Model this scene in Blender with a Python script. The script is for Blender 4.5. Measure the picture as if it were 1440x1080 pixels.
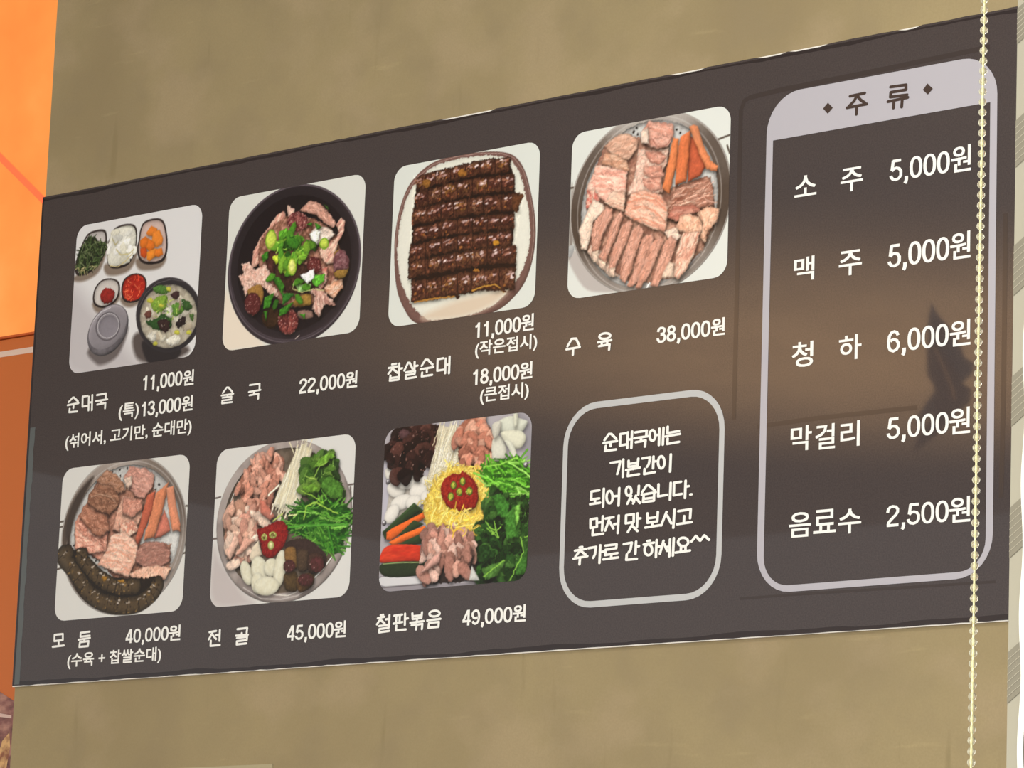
# A lit Korean menu board on a plaster wall, seen from a table below it.
# Board drawing units: millimetres on the board face, x from its left edge, y up from its bottom edge.
import bpy, bmesh, math, random
import numpy as np
from mathutils import Matrix, Vector

sc = bpy.context.scene
for o in list(bpy.data.objects): bpy.data.objects.remove(o)
C = sc.collection

# ---------------------------------------------------------------- camera
cam = bpy.data.objects.new('camera', bpy.data.cameras.new('camera'))
C.objects.link(cam); sc.camera = cam
cam.matrix_world = Matrix((*((0.757536, 0.098551, 0.645312, 4.880879),
     (0.651817, -0.168254, -0.739476, -4.265996),
     (0.035700, 0.980805, -0.191695, 1.229388)), (0, 0, 0, 1)))
cam.data.sensor_width = 36.0
cam.data.lens = 5065.0 / 1440 * 36
cam.data.clip_start = 0.05

# ---------------------------------------------------------------- light and exposure
sc.view_settings.view_transform = 'Standard'
sc.view_settings.look = 'None'
sc.view_settings.gamma = 1.0
sc.view_settings.use_curve_mapping = False
sc.view_settings.exposure = 0.1
w = bpy.data.worlds.new('world'); sc.world = w; w.use_nodes = True
bg = w.node_tree.nodes['Background']
bg.inputs[0].default_value = (1.0, 0.99, 0.98, 1); bg.inputs[1].default_value = 0.63

def area(name, loc, target, size, power, col):
    l = bpy.data.lights.new(name, 'AREA'); l.shape = 'RECTANGLE'; l.size, l.size_y = size
    l.energy = power; l.color = col
    o = bpy.data.objects.new(name, l); C.objects.link(o); o.location = loc
    o.rotation_euler = (Vector(target) - Vector(loc)).to_track_quat('-Z', 'Y').to_euler()
    return o
area('window_daylight', (2.9, -5.4, 1.7), (0.9, 0, 2.3), (4.0, 2.2), 170, (0.98, 1.0, 1.0))
area('ceiling_panel_light', (2.6, -1.7, 3.56), (2.2, 0.0, 1.2), (1.4, 0.6), 32, (1.0, 0.97, 0.93))
sp = bpy.data.lights.new('ceiling_uplight', 'SPOT'); sp.energy = 1350; sp.color = (1.0, 0.60, 0.28)
sp.spot_size = math.radians(88); sp.spot_blend = 1.0; sp.shadow_soft_size = 0.05
so = bpy.data.objects.new('ceiling_uplight', sp); C.objects.link(so)
so.location = Vector((-1.6976, -5.2188, 3.6000)) - Vector((0, 0, 2.5)); so.rotation_euler = (math.pi, 0, 0)

# ---------------------------------------------------------------- helpers
def lin(c):
    return tuple(((v/255)/12.92 if v/255 <= .04045 else ((v/255+.055)/1.055)**2.4) for v in c[:3])

def mat(name, col, rough=.5, spec=.5, metal=0.0, emit=0.0):
    m = bpy.data.materials.new(name); m.use_nodes = True
    b = m.node_tree.nodes['Principled BSDF']
    b.inputs['Base Color'].default_value = (*lin(col), 1)
    b.inputs['Roughness'].default_value = rough
    b.inputs['Specular IOR Level'].default_value = spec
    b.inputs['Metallic'].default_value = metal
    if emit:
        b.inputs['Emission Color'].default_value = (*lin(col), 1); b.inputs['Emission Strength'].default_value = emit
    return m

def noisy(m, cols, scale=3.0, detail=6, stretch=(1, 1, 1), to=('Base Color',), bump=0.0, bscale=60.0, dist=0.0):
    nt = m.node_tree; b = nt.nodes['Principled BSDF']
    tc = nt.nodes.new('ShaderNodeTexCoord'); mp = nt.nodes.new('ShaderNodeMapping'); mp.inputs['Scale'].default_value = stretch
    n = nt.nodes.new('ShaderNodeTexNoise'); n.inputs['Scale'].default_value = scale; n.inputs['Detail'].default_value = detail
    n.inputs['Distortion'].default_value = dist
    r = nt.nodes.new('ShaderNodeValToRGB')
    while len(r.color_ramp.elements) < len(cols): r.color_ramp.elements.new(.5)
    for i, (p, c) in enumerate(cols):
        r.color_ramp.elements[i].position = p; r.color_ramp.elements[i].color = (*lin(c), 1)
    nt.links.new(tc.outputs['Object'], mp.inputs[0]); nt.links.new(mp.outputs[0], n.inputs['Vector'])
    nt.links.new(n.outputs['Fac'], r.inputs[0])
    for t in to: nt.links.new(r.outputs[0], b.inputs[t])
    if bump:
        n2 = nt.nodes.new('ShaderNodeTexNoise'); n2.inputs['Scale'].default_value = bscale; n2.inputs['Detail'].default_value = 4
        nt.links.new(mp.outputs[0], n2.inputs['Vector'])
        bp = nt.nodes.new('ShaderNodeBump'); bp.inputs['Strength'].default_value = bump; bp.inputs['Distance'].default_value = .004
        nt.links.new(n2.outputs['Fac'], bp.inputs['Height']); nt.links.new(bp.outputs[0], b.inputs['Normal'])
    return m

def link(name, me, m=None, parent=None, **props):
    o = bpy.data.objects.new(name, me); C.objects.link(o)
    if me is not None and m is not None:
        for q in (m if isinstance(m, (list, tuple)) else [m]): me.materials.append(q)
    if parent is not None: o.parent = parent
    for k, v in props.items(): o[k] = v
    return o

def mesh(name, vs, fs):
    me = bpy.data.meshes.new(name); me.from_pydata(vs, [], fs); me.update(); return me

def box_mesh(name, a, b):
    (x0, y0, z0), (x1, y1, z1) = a, b
    v = [(x, y, z) for z in (z0, z1) for y in (y0, y1) for x in (x0, x1)]
    f = [(0, 2, 3, 1), (4, 5, 7, 6), (0, 1, 5, 4), (2, 6, 7, 3), (0, 4, 6, 2), (1, 3, 7, 5)]
    return mesh(name, v, f)

MM = 0.001
def face_pt(x, y, d=0.5):            # board millimetres -> local metres, d mm in front of the face
    return (x*MM, -d*MM, y*MM)

def rrect(x0, y0, x1, y1, r, n=8, corners=(1, 1, 1, 1)):    # counter-clockwise from bottom-left
    pts = []
    for k, (cx, cy) in enumerate(((x0, y0), (x1, y0), (x1, y1), (x0, y1))):
        if not corners[k]:
            pts += [(cx, cy)]*(n+1); continue
        ox = cx + (r if cx == x0 else -r); oy = cy + (r if cy == y0 else -r)
        a0 = (math.pi, 1.5*math.pi, 0, .5*math.pi)[k]
        for i in range(n+1):
            a = a0 + i/n*math.pi/2; pts.append((ox + r*math.cos(a), oy + r*math.sin(a)))
    return pts

def ring_mesh(name, outer, inner, d=0.5):
    n = len(outer)
    v = [face_pt(x, y, d) for x, y in outer] + [face_pt(x, y, d) for x, y in inner]
    return mesh(name, v, [(i, (i+1) % n, n+(i+1) % n, n+i) for i in range(n)])

def poly_mesh(name, pts, d=0.5):
    return mesh(name, [face_pt(x, y, d) for x, y in pts], [tuple(range(len(pts)))])

# ---------------------------------------------------------------- lettering
def glyphs(s):
    cu = bpy.data.curves.new('t', 'FONT'); cu.body = s; cu.size = 1; cu.resolution_u = 3
    o = bpy.data.objects.new('t', cu); C.objects.link(o)
    bpy.context.view_layer.update()
    me = bpy.data.meshes.new_from_object(o.evaluated_get(bpy.context.evaluated_depsgraph_get()))
    v = np.array([p.co[:2] for p in me.vertices]); f = [tuple(p.vertices) for p in me.polygons]
    bpy.data.objects.remove(o); bpy.data.curves.remove(cu); bpy.data.meshes.remove(me)
    return v, f
def arc(cx, cy, rx, ry, n=28, pw=.86):
    r = []
    for i in range(n):
        t = math.pi/2 + i/n*2*math.pi; c, q = math.cos(t), math.sin(t)
        r.append((cx + rx*math.copysign(abs(c)**pw, c), cy + ry*math.copysign(abs(q)**pw, q)))
    return ('o', r)
_six = [(.42, .75), (.37, .89), (.27, .94), (.17, .9), (.09, .75), (.06, .5), (.07, .28), (.13, .12), (.25, .06), (.37, .12), (.435, .25), (.435, .4), (.37, .53), (.26, .585), (.17, .555), (.13, .5)]
DIGIT = {'0': [arc(.25, .5, .185, .44)],
 '1': [('l', [(.30, 0), (.30, 1)]), ('l', [(.09, .745), (.18, .76), (.25, .82), (.30, .94)])],
 '2': [('l', [(.055, .67), (.08, .82), (.16, .92), (.25, .94), (.36, .91), (.435, .8), (.43, .67), (.36, .53), (.2, .34), (.1, .2), (.075, .08)]), ('l', [(.03, .06), (.47, .06)])],
 '3': [('l', [(.06, .71), (.09, .86), (.19, .94), (.3, .93), (.4, .85), (.41, .7), (.35, .58), (.2, .535)]), ('l', [(.2, .535), (.36, .49), (.44, .38), (.43, .2), (.34, .08), (.24, .06), (.12, .1), (.06, .22), (.05, .31)])],
 '4': [('l', [(.33, .97), (.065, .30)]), ('l', [(.02, .28), (.49, .28)]), ('l', [(.36, 0), (.36, 1)])],
 '5': [('l', [(.44, .94), (.12, .94)]), ('l', [(.14, .97), (.09, .5)]), ('l', [(.085, .49), (.17, .585), (.26, .605), (.37, .56), (.44, .44), (.44, .24), (.37, .11), (.25, .06), (.14, .09), (.065, .2), (.05, .28)])],
 '6': [('l', _six)], '9': [('l', [(.5-x, 1-y) for x, y in _six])],
 '8': [arc(.25, .745, .155, .195, pw=1), arc(.25, .29, .185, .23, pw=1)],
 ',': [('l', [(.13, .15), (.13, .0), (.11, -.1), (.07, -.16)])]}
def ribbon(pts, closed, wx, wy):     # flat-ended pen line, wx wide across, wy high
    k = wy/wx; P = [(x*k, y) for x, y in pts]; n = len(P); v = []
    for i in range(n):
        a = P[i-1] if (i or closed) else P[0]; b = P[(i+1) % n] if (i < n-1 or closed) else P[-1]
        l = math.hypot(b[0]-a[0], b[1]-a[1]) + 1e-9; nx, ny = -(b[1]-a[1])/l*wy/2, (b[0]-a[0])/l*wy/2
        v += [((P[i][0]+nx)/k, P[i][1]+ny), ((P[i][0]-nx)/k, P[i][1]-ny)]
    f = [(2*i, 2*i+1, (2*i+3) % (2*n), (2*i+2) % (2*n)) for i in range(n if closed else n-1)]
    return v, f
def digits(s, bx, wt):               # numerals drawn to fill (x0, x1, y0, y1)
    h = bx[3]-bx[2]; wy = .118*h*wt; wx = .15*h*wt
    L = []; x = 0
    for ch in s:
        L.append((ch, x)); x += .25 if ch == ',' else .53
    xs0 = .03; xs1 = L[-1][1] + .47
    kx = (bx[1]-bx[0]-wx*.6)/(xs1-xs0-.07)
    vs, fs = [], []; z = .6
    for ch, ox in L:
        for kind, pts in DIGIT[ch]:
            q = [(bx[0] + wx*.3 + (ox+px-xs0-.035)*kx, bx[2] + wy/2 + (py-.06)/.88*(h-wy) if -.01 < py < 1.01 and ch not in '14' else bx[2] + py*h) for px, py in pts]
            v, f = ribbon(q, kind == 'o', wx*(1.1 if ch == ',' else 1), wy*(1.1 if ch == ',' else 1))
            n = len(vs); z += .012; vs += [face_pt(a, b, z) for a, b in v]; fs += [tuple(i+n for i in t) for t in f]
    return vs, fs
def hangul(s, bx, bold):             # letters of the built-in font fitted into the box and thickened by layered copies
    v, f = glyphs(s)
    x0, x1 = v[:, 0].min(), v[:, 0].max(); y0, y1 = v[:, 1].min(), v[:, 1].max()
    h = bx[3]-bx[2]; b = bold*h; vs, fs = [], []
    for i, (dx, dy) in enumerate(((0, 0), (1, 1), (1, -1), (-1, 1), (-1, -1), (1.1, 0), (-1.1, 0))):
        n = len(vs)
        vs += [face_pt(bx[0] + b + (p[0]-x0)/(x1-x0)*(bx[1]-bx[0]-2*b) + dx*b, bx[2] + b*.8 + (p[1]-y0)/(y1-y0)*(h-1.6*b) + dy*b*.8, .6 + i*.012) for p in v]
        fs += [tuple(k+n for k in q) for q in f]
    return vs, fs
def text(name, parent, runs, m, bold=.028, wt=1.0, apart=False):
    vs, fs = [], []
    if apart: parent = link(name, None, None, parent)
    for s, bx in runs:
        v, f = digits(s, bx, wt) if s[0].isdigit() else hangul(s, bx, bold)
        if apart: link('syllable', mesh('syllable', v, f), m, parent); continue
        n = len(vs); vs += v; fs += [tuple(i+n for i in q) for q in f]
    return parent if apart else link(name, mesh(name, vs, fs), m, parent)

def E(cx, cy, ax, ay, bx, by): return ('e', cx, cy, ax, ay, bx, by)
def pairs(p):
    if p[0] == 'e':
        _, cx, cy, ax, ay, bx, by = p
        return [(cx + ax*math.cos(t) + bx*math.sin(t), cy + ay*math.cos(t) + by*math.sin(t)) for t in [i*math.pi/14 for i in range(28)]]
    return [(p[i], p[i+1]) for i in range(0, len(p), 2)]

def strokes_mesh(name, strokes, wx, wy, d=.6):   # round-ended brush strokes, brush wx by wy
    vs, fs = [], []; k = wy/wx; lay = 0
    for s in strokes:
        p = [(x*k, y) for x, y in pairs(s)]
        if s[0] == 'e': p.append(p[0])
        for (xa, ya), (xb, yb) in zip(p, p[1:]):
            a = math.atan2(yb-ya, xb-xa); n = len(vs); lay += 1
            for cx, cy, a0 in ((xb, yb, a - math.pi/2), (xa, ya, a + math.pi/2)):
                for i in range(7):
                    t = a0 + i*math.pi/6
                    vs.append(face_pt((cx + wy/2*math.cos(t))/k, cy + wy/2*math.sin(t), d + lay*.006))
            fs.append(tuple(range(n, n+14)))
    return mesh(name, vs, fs)

# ---------------------------------------------------------------- printing the food photographs
_lat = np.random.RandomState(7).rand(256, 256)
def vnoise(x, y):
    xi = np.floor(x).astype(int); yi = np.floor(y).astype(int); fx = x-xi; fy = y-yi
    fx = fx*fx*(3-2*fx); fy = fy*fy*(3-2*fy)
    g = lambda a, b: _lat[a & 255, b & 255]
    return (g(xi, yi)*(1-fx) + g(xi+1, yi)*fx)*(1-fy) + (g(xi, yi+1)*(1-fx) + g(xi+1, yi+1)*fx)*fy
def fbm(x, y, oct=3):
    s = 0; a = .5; t = 0
    for i in range(oct):
        s = s + a*vnoise(x*2**i + 17.3*i, y*2**i + 9.1*i); t += a; a *= .55
    return s/t - .5

def spline(pts, n=4):
    P = np.array(pts); m = len(P); out = []
    for i in range(m):
        p0, p1, p2, p3 = P[i-1], P[i], P[(i+1) % m], P[(i+2) % m]
        for j in range(n):
            t = j/n
            out.append(.5*(2*p1 + (p2-p0)*t + (2*p0-5*p1+4*p2-p3)*t*t + (3*p1-p0-3*p2+p3)*t**3))
    return np.array(out)

def fitell(p, k=1.0, dx=0., dy=0.):   # smooth oval through traced points, as a flat point list
    P = np.array(pairs(p)); m = P.mean(0); sc_ = np.abs(P-m).max(); Q = (P-m)/sc_
    A, B, Cc, D, F = np.linalg.lstsq(np.c_[Q[:, 0]**2, Q[:, 0]*Q[:, 1], Q[:, 1]**2, Q[:, 0], Q[:, 1]], np.ones(len(Q)), rcond=None)[0]
    c = np.linalg.solve([[2*A, B], [B, 2*Cc]], [-D, -F]); g = 1 + A*c[0]**2 + B*c[0]*c[1] + Cc*c[1]**2
    w, V = np.linalg.eigh(np.array([[A, B/2], [B/2, Cc]])/g); r = 1/np.sqrt(w); out = []
    for i in range(72):
        t = i/72*2*math.pi; q = V @ (r*np.array([math.cos(t), math.sin(t)]))*k + c
        out += [q[0]*sc_ + m[0] + dx, q[1]*sc_ + m[1] + dy]
    return out
def ringcol(cx, cy, dark, lite, a0=0., pw=1.0, tilt=0.):   # metal wall of a pan: dark at the sides, bright at top and bottom
    def f(X, Y):
        t = np.arctan2(Y-cy, X-cx) - a0
        k = np.clip(np.abs(np.sin(t)), 0, 1)**pw; k = np.clip(k + .12*np.sin(7*t) + tilt*np.cos(t), 0, 1)[..., None]
        return np.array(dark, float)*(1-k) + np.array(lite, float)*k
    return f

class Print:
    def __init__(s, bx, bgc, step=1.1):
        s.bx = bx; s.st = step
        s.xs = np.arange(bx[0]-2, bx[1]+2, step); s.ys = np.arange(bx[2]-2, bx[3]+2, step)
        s.X, s.Y = np.meshgrid(s.xs, s.ys)
        s.im = np.ones(s.X.shape + (3,))*np.array(bgc, float)
        s.rnd = random.Random(int(bx[0]*3 + bx[2]))
    def win(s, x0, y0, x1, y1, pad):
        i0 = max(0, int((x0-pad-s.xs[0])/s.st)); i1 = min(len(s.xs), int((x1+pad-s.xs[0])/s.st)+2)
        j0 = max(0, int((y0-pad-s.ys[0])/s.st)); j1 = min(len(s.ys), int((y1+pad-s.ys[0])/s.st)+2)
        return (slice(j0, j1), slice(i0, i1)) if i1 > i0+1 and j1 > j0+1 else None
    @staticmethod
    def sd(P, X, Y, closed=True):
        d = np.full(X.shape, 1e9); ins = np.zeros(X.shape, bool); n = len(P)
        for i in range(n if closed else n-1):
            ax, ay = P[i]; bx, by = P[(i+1) % n]; ex, ey = bx-ax, by-ay
            L = ex*ex+ey*ey+1e-9
            t = np.clip(((X-ax)*ex + (Y-ay)*ey)/L, 0, 1)
            d = np.minimum(d, (X-ax-t*ex)**2 + (Y-ay-t*ey)**2)
            if closed and ay != by:
                c = (ay > Y) != (by > Y)
                ins ^= c & (X < (bx-ax)*(Y-ay)/(by-ay) + ax)
        d = np.sqrt(d)
        return np.where(ins, -d, d) if closed else d
    def grain(s, X, Y, size, vec=None, ratio=4.0):
        if vec is None: return fbm(X/size, Y/size)
        l = math.hypot(*vec); c, q = vec[0]/l, vec[1]/l
        return fbm((X*c + Y*q)/(size*ratio), (-X*q + Y*c)/size)
    def poly(s, p, col, smooth=True, edge=.25, ed=2.5, light=.12, ns=.09, size=5.0, vec=None, col2=None, shadow=0., soft=.8, alpha=1., rag=0., ratio=4.):
        P = pairs(p)
        if smooth and p[0] != 'e': P = spline(P)
        P = np.array(P); (x0, y0), (x1, y1) = P.min(0), P.max(0)
        sl = s.win(x0, y0, x1, y1, 9)
        if sl is None: return
        X, Y = s.X[sl], s.Y[sl]; im = s.im[sl]
        d = s.sd(P, X, Y)
        if rag: d = d + rag*fbm(X/3.1, Y/3.1)*2
        if shadow:
            d2 = s.sd(P + np.array([1.5, -4.0]), X, Y)
            a = shadow/(1 + np.exp(np.clip(d2/1.6, -20, 20)))
            im *= (1 - a*(d > -1))[..., None]
        c = col(X, Y) if callable(col) else np.ones(X.shape + (3,))*np.array(col, float)
        if edge == 0 and light == 0: ns = 0
        g = s.grain(X, Y, size, vec, ratio)
        if col2 is not None:
            k = np.clip(.5 + g*3.2, 0, 1)[..., None]; c = c*(1-k) + np.array(col2, float)*k
        f = 1 + ns*2*s.grain(X + 31, Y + 7, size*.55, vec, ratio)
        ins = np.clip(-d, 0, None)
        f = f - edge*np.exp(-ins/ed)
        if light and min(X.shape) > 2:
            gy, gx = np.gradient(d, s.st)
            f = f + light*(gx*-.45 + gy*.85)*np.exp(-ins/(ed*1.5))
        c = np.clip(c*f[..., None], 0, 255)
        a = (np.clip(.5 - d/soft, 0, 1)*alpha)[..., None]
        im[:] = im*(1-a) + c*a
    def line(s, p, wd, col, light=.35, soft=.8, alpha=1., closed=False, dash=None):
        P = np.array(pairs(p) if not isinstance(p[0], tuple) else p, float)
        if p[0] == 'e' or closed: P = np.vstack([P, P[:1]])
        (x0, y0), (x1, y1) = P.min(0), P.max(0)
        sl = s.win(x0, y0, x1, y1, wd+2)
        if sl is None: return
        X, Y = s.X[sl], s.Y[sl]; im = s.im[sl]
        d = s.sd(P, X, Y, False); r = wd/2
        f = 1 - light*np.clip(d/r, 0, 1)**2 + light*.35
        c = np.clip(np.ones(X.shape + (3,))*np.array(col, float)*f[..., None], 0, 255)
        a = (np.clip(.5 - (d-r)/soft, 0, 1)*alpha)[..., None]
        im[:] = im*(1-a) + c*a
    def inside(s, p, n):
        P = np.array(pairs(p)); P2 = [tuple(q) for q in P]; (x0, y0), (x1, y1) = P.min(0), P.max(0)
        out = []; tries = 0
        while len(out) < n and tries < n*40:
            tries += 1
            x, y = s.rnd.uniform(x0, x1), s.rnd.uniform(y0, y1); ins = False
            for (ax, ay), (bx, by) in zip(P2, P2[1:] + P2[:1]):
                if (ay > y) != (by > y) and x < (bx-ax)*(y-ay)/(by-ay) + ax: ins = not ins
            if ins: out.append((x, y))
        return out
    def strands(s, reg, n, L, wd, cols, vec=None, jit=.5, curl=.4, light=.35):
        for x, y in s.inside(reg, n):
            a = (math.atan2(vec[1], vec[0]) if vec else s.rnd.uniform(0, math.pi)) + s.rnd.gauss(0, jit)
            l = L*s.rnd.uniform(.5, 1.2); k = s.rnd.gauss(0, curl); m = 5 if curl < .5 else 9
            px, py = x, y; pts = []
            for i in range(m):
                pts.append((px, py)); h = a + 2*k*(i/(m-1) - .5); px += l/(m-1)*math.cos(h); py += l/(m-1)*math.sin(h)
            ox, oy = pts[m//2][0]-x, pts[m//2][1]-y; pts = [(q[0]-ox, q[1]-oy) for q in pts]
            c = s.rnd.choice(cols); v = s.rnd.uniform(.85, 1.12)
            s.line(pts, wd*s.rnd.uniform(.7, 1.3), tuple(q*v for q in c), light)
    def bits(s, reg, n, size, cols, asp=1.6, vec=None, jit=.6, shadow=.35, edge=.3, ns=.12, light=.2, rag=.6, pts=6):
        P = s.inside(reg, n); P.sort(key=lambda q: -q[1]+s.rnd.uniform(-6, 6))
        for x, y in P:
            a = (math.atan2(vec[1], vec[0]) if vec else s.rnd.uniform(0, math.pi)) + s.rnd.gauss(0, jit)
            r = size*s.rnd.uniform(.65, 1.25); fl = []
            for i in range(pts):
                t = i/pts*2*math.pi; q = s.rnd.uniform(.75, 1.2)
                ex, ey = r*asp*q*math.cos(t)/2, r*q*math.sin(t)/2
                fl += [x + ex*math.cos(a) - ey*math.sin(a), y + ex*math.sin(a) + ey*math.cos(a)]
            c = s.rnd.choice(cols); v = s.rnd.uniform(.88, 1.1)
            s.poly(fl, tuple(q*v for q in c), edge=edge, ed=1.6, light=light, ns=ns, size=3, shadow=shadow, rag=rag)
    def dots(s, reg, n, r, cols, alpha=1.):
        for x, y in s.inside(reg, n):
            q = r*s.rnd.uniform(.6, 1.3)
            s.poly(E(x, y, q, 0, 0, q), s.rnd.choice(cols), edge=0, light=0, ns=0, soft=1.2, alpha=alpha)
    def crisp(s, reg, warp=1.6, size=6., tex=.10, con=1.12):     # breaks smooth outlines and adds fine print contrast inside a region
        P = np.array(pairs(reg)); (x0, y0), (x1, y1) = P.min(0), P.max(0)
        sl = s.win(x0, y0, x1, y1, 2); X, Y = s.X[sl], s.Y[sl]
        m = np.clip(.5 - s.sd(P, X, Y)/3, 0, 1)[..., None]
        dx = (fbm(X/size, Y/size)*2 + fbm(X/2.3 + 5, Y/2.3)*.45)*warp; dy = (fbm(X/size + 40, Y/size + 13)*2 + fbm(X/2.3, Y/2.3 + 77)*.45)*warp
        fi = np.clip((X + dx - s.xs[0])/s.st, 0, len(s.xs)-1.001); fj = np.clip((Y + dy - s.ys[0])/s.st, 0, len(s.ys)-1.001)
        i = fi.astype(int); j = fj.astype(int); a = (fi-i)[..., None]; b = (fj-j)[..., None]; I = s.im
        q = (I[j, i]*(1-a) + I[j, i+1]*a)*(1-b) + (I[j+1, i]*(1-a) + I[j+1, i+1]*a)*b
        q = q*(1 + tex*2*(fbm(X/2.6 + 9, Y/2.6) + .6*fbm(X/9, Y/9 + 3)))[..., None]
        q = np.clip((q - 118)*con + 118, 6, 255)
        s.im[sl] = s.im[sl]*(1-m) + q*m
    def to_object(s, parent, label, r=26):
        x0, x1, y0, y1 = s.bx; nx, ny = int((x1-x0)/s.st), int((y1-y0)/s.st)
        ys = np.linspace(y0, y1, ny+1); cx = (x0+x1)/2; hw = (x1-x0)/2
        dy = np.minimum(ys-y0, y1-ys); dd = np.clip(r-dy, 0, None)
        half = hw - r + np.sqrt(np.clip(r*r - dd*dd, 0, None))
        t = np.linspace(-1, 1, nx+1)
        VX = cx + t[None, :]*half[:, None]; VY = np.repeat(ys[:, None], nx+1, 1)
        fi = np.clip((VX-s.xs[0])/s.st, 0, len(s.xs)-1.001); fj = np.clip((VY-s.ys[0])/s.st, 0, len(s.ys)-1.001)
        i = fi.astype(int); j = fj.astype(int); a = (fi-i)[..., None]; b = (fj-j)[..., None]; I = s.im
        col = (I[j, i]*(1-a) + I[j, i+1]*a)*(1-b) + (I[j+1, i]*(1-a) + I[j+1, i+1]*a)*b
        co = np.stack([VX*MM, np.full(VX.shape, -.0005), VY*MM], -1).reshape(-1, 3)
        idx = np.arange((nx+1)*(ny+1)).reshape(ny+1, nx+1)
        quads = np.stack([idx[:-1, :-1], idx[:-1, 1:], idx[1:, 1:], idx[1:, :-1]], -1).reshape(-1, 4)
        me = bpy.data.meshes.new('food_photo')
        me.vertices.add(len(co)); me.vertices.foreach_set('co', co.astype(np.float32).ravel())
        me.loops.add(quads.size); me.loops.foreach_set('vertex_index', quads.astype(np.int32).ravel())
        me.polygons.add(len(quads)); me.polygons.foreach_set('loop_start', np.arange(0, quads.size, 4, dtype=np.int32))
        me.update()
        at = me.color_attributes.new('ink', 'FLOAT_COLOR', 'POINT')
        c = np.clip(col.reshape(-1, 3)/255, 0, 1); c = np.where(c <= .04045, c/12.92, ((c+.055)/1.055)**2.4)
        at.data.foreach_set('color', np.hstack([c, np.ones((len(c), 1))]).astype(np.float32).ravel())
        me.validate()
        o = link('food_photo', me, M_ink, parent); o['label'] = label
        return o

M_ink = mat('photo_ink', (255, 255, 255), rough=.25, spec=.35)
_n = M_ink.node_tree.nodes.new('ShaderNodeVertexColor'); _n.layer_name = 'ink'
M_ink.node_tree.links.new(_n.outputs[0], M_ink.node_tree.nodes['Principled BSDF'].inputs['Base Color'])

# ---------------------------------------------------------------- the room
M_wall = noisy(mat('khaki_plaster', (158, 139, 97), rough=.7, spec=.3),
               [(.30, (146, 129, 95)), (.5, (157, 140, 103)), (.72, (167, 149, 109))], scale=2.2, detail=12, bump=.10, bscale=30, dist=.25)
def trowel(m):                        # faint paler trowel scratches and fine mottling in the plaster
    nt = m.node_tree; b = nt.nodes['Principled BSDF']; src = b.inputs['Base Color'].links[0].from_socket
    tc = nt.nodes.new('ShaderNodeTexCoord')
    def layer(src, rot, scl, scale, lo, hi, col, fac):
        mp = nt.nodes.new('ShaderNodeMapping'); mp.inputs['Rotation'].default_value = rot; mp.inputs['Scale'].default_value = scl
        n = nt.nodes.new('ShaderNodeTexNoise'); n.inputs['Scale'].default_value = scale; n.inputs['Detail'].default_value = 5
        r = nt.nodes.new('ShaderNodeMapRange'); r.inputs[1].default_value = lo; r.inputs[2].default_value = hi; r.inputs[4].default_value = fac
        x = nt.nodes.new('ShaderNodeMix'); x.data_type = 'RGBA'; x.inputs['B'].default_value = (*lin(col), 1)
        nt.links.new(tc.outputs['Object'], mp.inputs[0]); nt.links.new(mp.outputs[0], n.inputs['Vector']); nt.links.new(n.outputs['Fac'], r.inputs[0])
        nt.links.new(r.outputs[0], x.inputs['Factor']); nt.links.new(src, x.inputs['A']); return x.outputs['Result']
    src = layer(src, (0, .5, 0), (1.2, 1, 9), 5, .64, .72, (182, 163, 120), .35)
    src = layer(src, (0, -.35, 0), (8, 1, 1), 4, .63, .74, (132, 117, 82), .5)
    src = layer(src, (0, 0, 0), (1, 1, 1), 9, .48, .66, (144, 128, 98), .45)
    src = layer(src, (0, .3, .2), (1, 1, 1.3), 6, .52, .66, (171, 151, 118), .5)
    src = layer(src, (0, 0, 0), (1, 1, 1), 300, .3, .8, (138, 122, 86), .35)
    nt.links.new(src, b.inputs['Base Color'])
trowel(M_wall)
M_plain = noisy(mat('painted_ceiling', (205, 200, 190), rough=.8), [(.4, (200, 195, 185)), (.6, (210, 205, 195))], scale=4)
M_floor = noisy(mat('brown_floor', (110, 95, 80), rough=.4), [(.4, (100, 86, 72)), (.6, (120, 104, 88))], scale=6)
Z0 = 1.9
link('wall_front', box_mesh('wall_front', (.001, .006, 0), (4.2, .2, 3.6)), M_wall, kind='structure')
link('wall_left', box_mesh('wall_left', (-4.0, .366, 0), (.0, .46, 3.6)), M_wall, kind='structure')
link('floor', box_mesh('floor', (-6.0, -8.0, -.1), (7.0, .46, 0)), M_floor, kind='structure')
link('ceiling', box_mesh('ceiling', (-6.0, -8.0, 3.6), (4.4, .46, 3.7)), M_plain, kind='structure')

# ---------------------------------------------------------------- the menu board
BW = 2175
board = link('menu_board', None, label='long dark brown menu board with food photos and white lettering on the khaki wall', category='menu board')
board.location = (0, 0, Z0)
M_film = noisy(mat('dark_board_film', (70, 61, 58), rough=.025, spec=.45),
               [(.35, (66, 58, 56)), (.65, (74, 65, 63))], scale=420, detail=2)
M_dark = mat('dark_film_margin', (44, 36, 36), rough=.2, spec=.5)
M_core = mat('white_foam_core', (232, 226, 215), rough=.7)
M_type = mat('white_lettering', (243, 241, 233), rough=.3, spec=.35)
M_lav = mat('pale_lilac_print', (180, 176, 181), rough=.3, spec=.35)
M_strip = mat('grey_edge_strip', (88, 92, 90), rough=.25, spec=.6)

rw = random.Random(5)
core = box_mesh('foam_core', (0, 0.0006, 0), (BW*MM, .0058, .9))
core.transform(Matrix.Identity(4))
link('foam_core', core, M_core, board)
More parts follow.
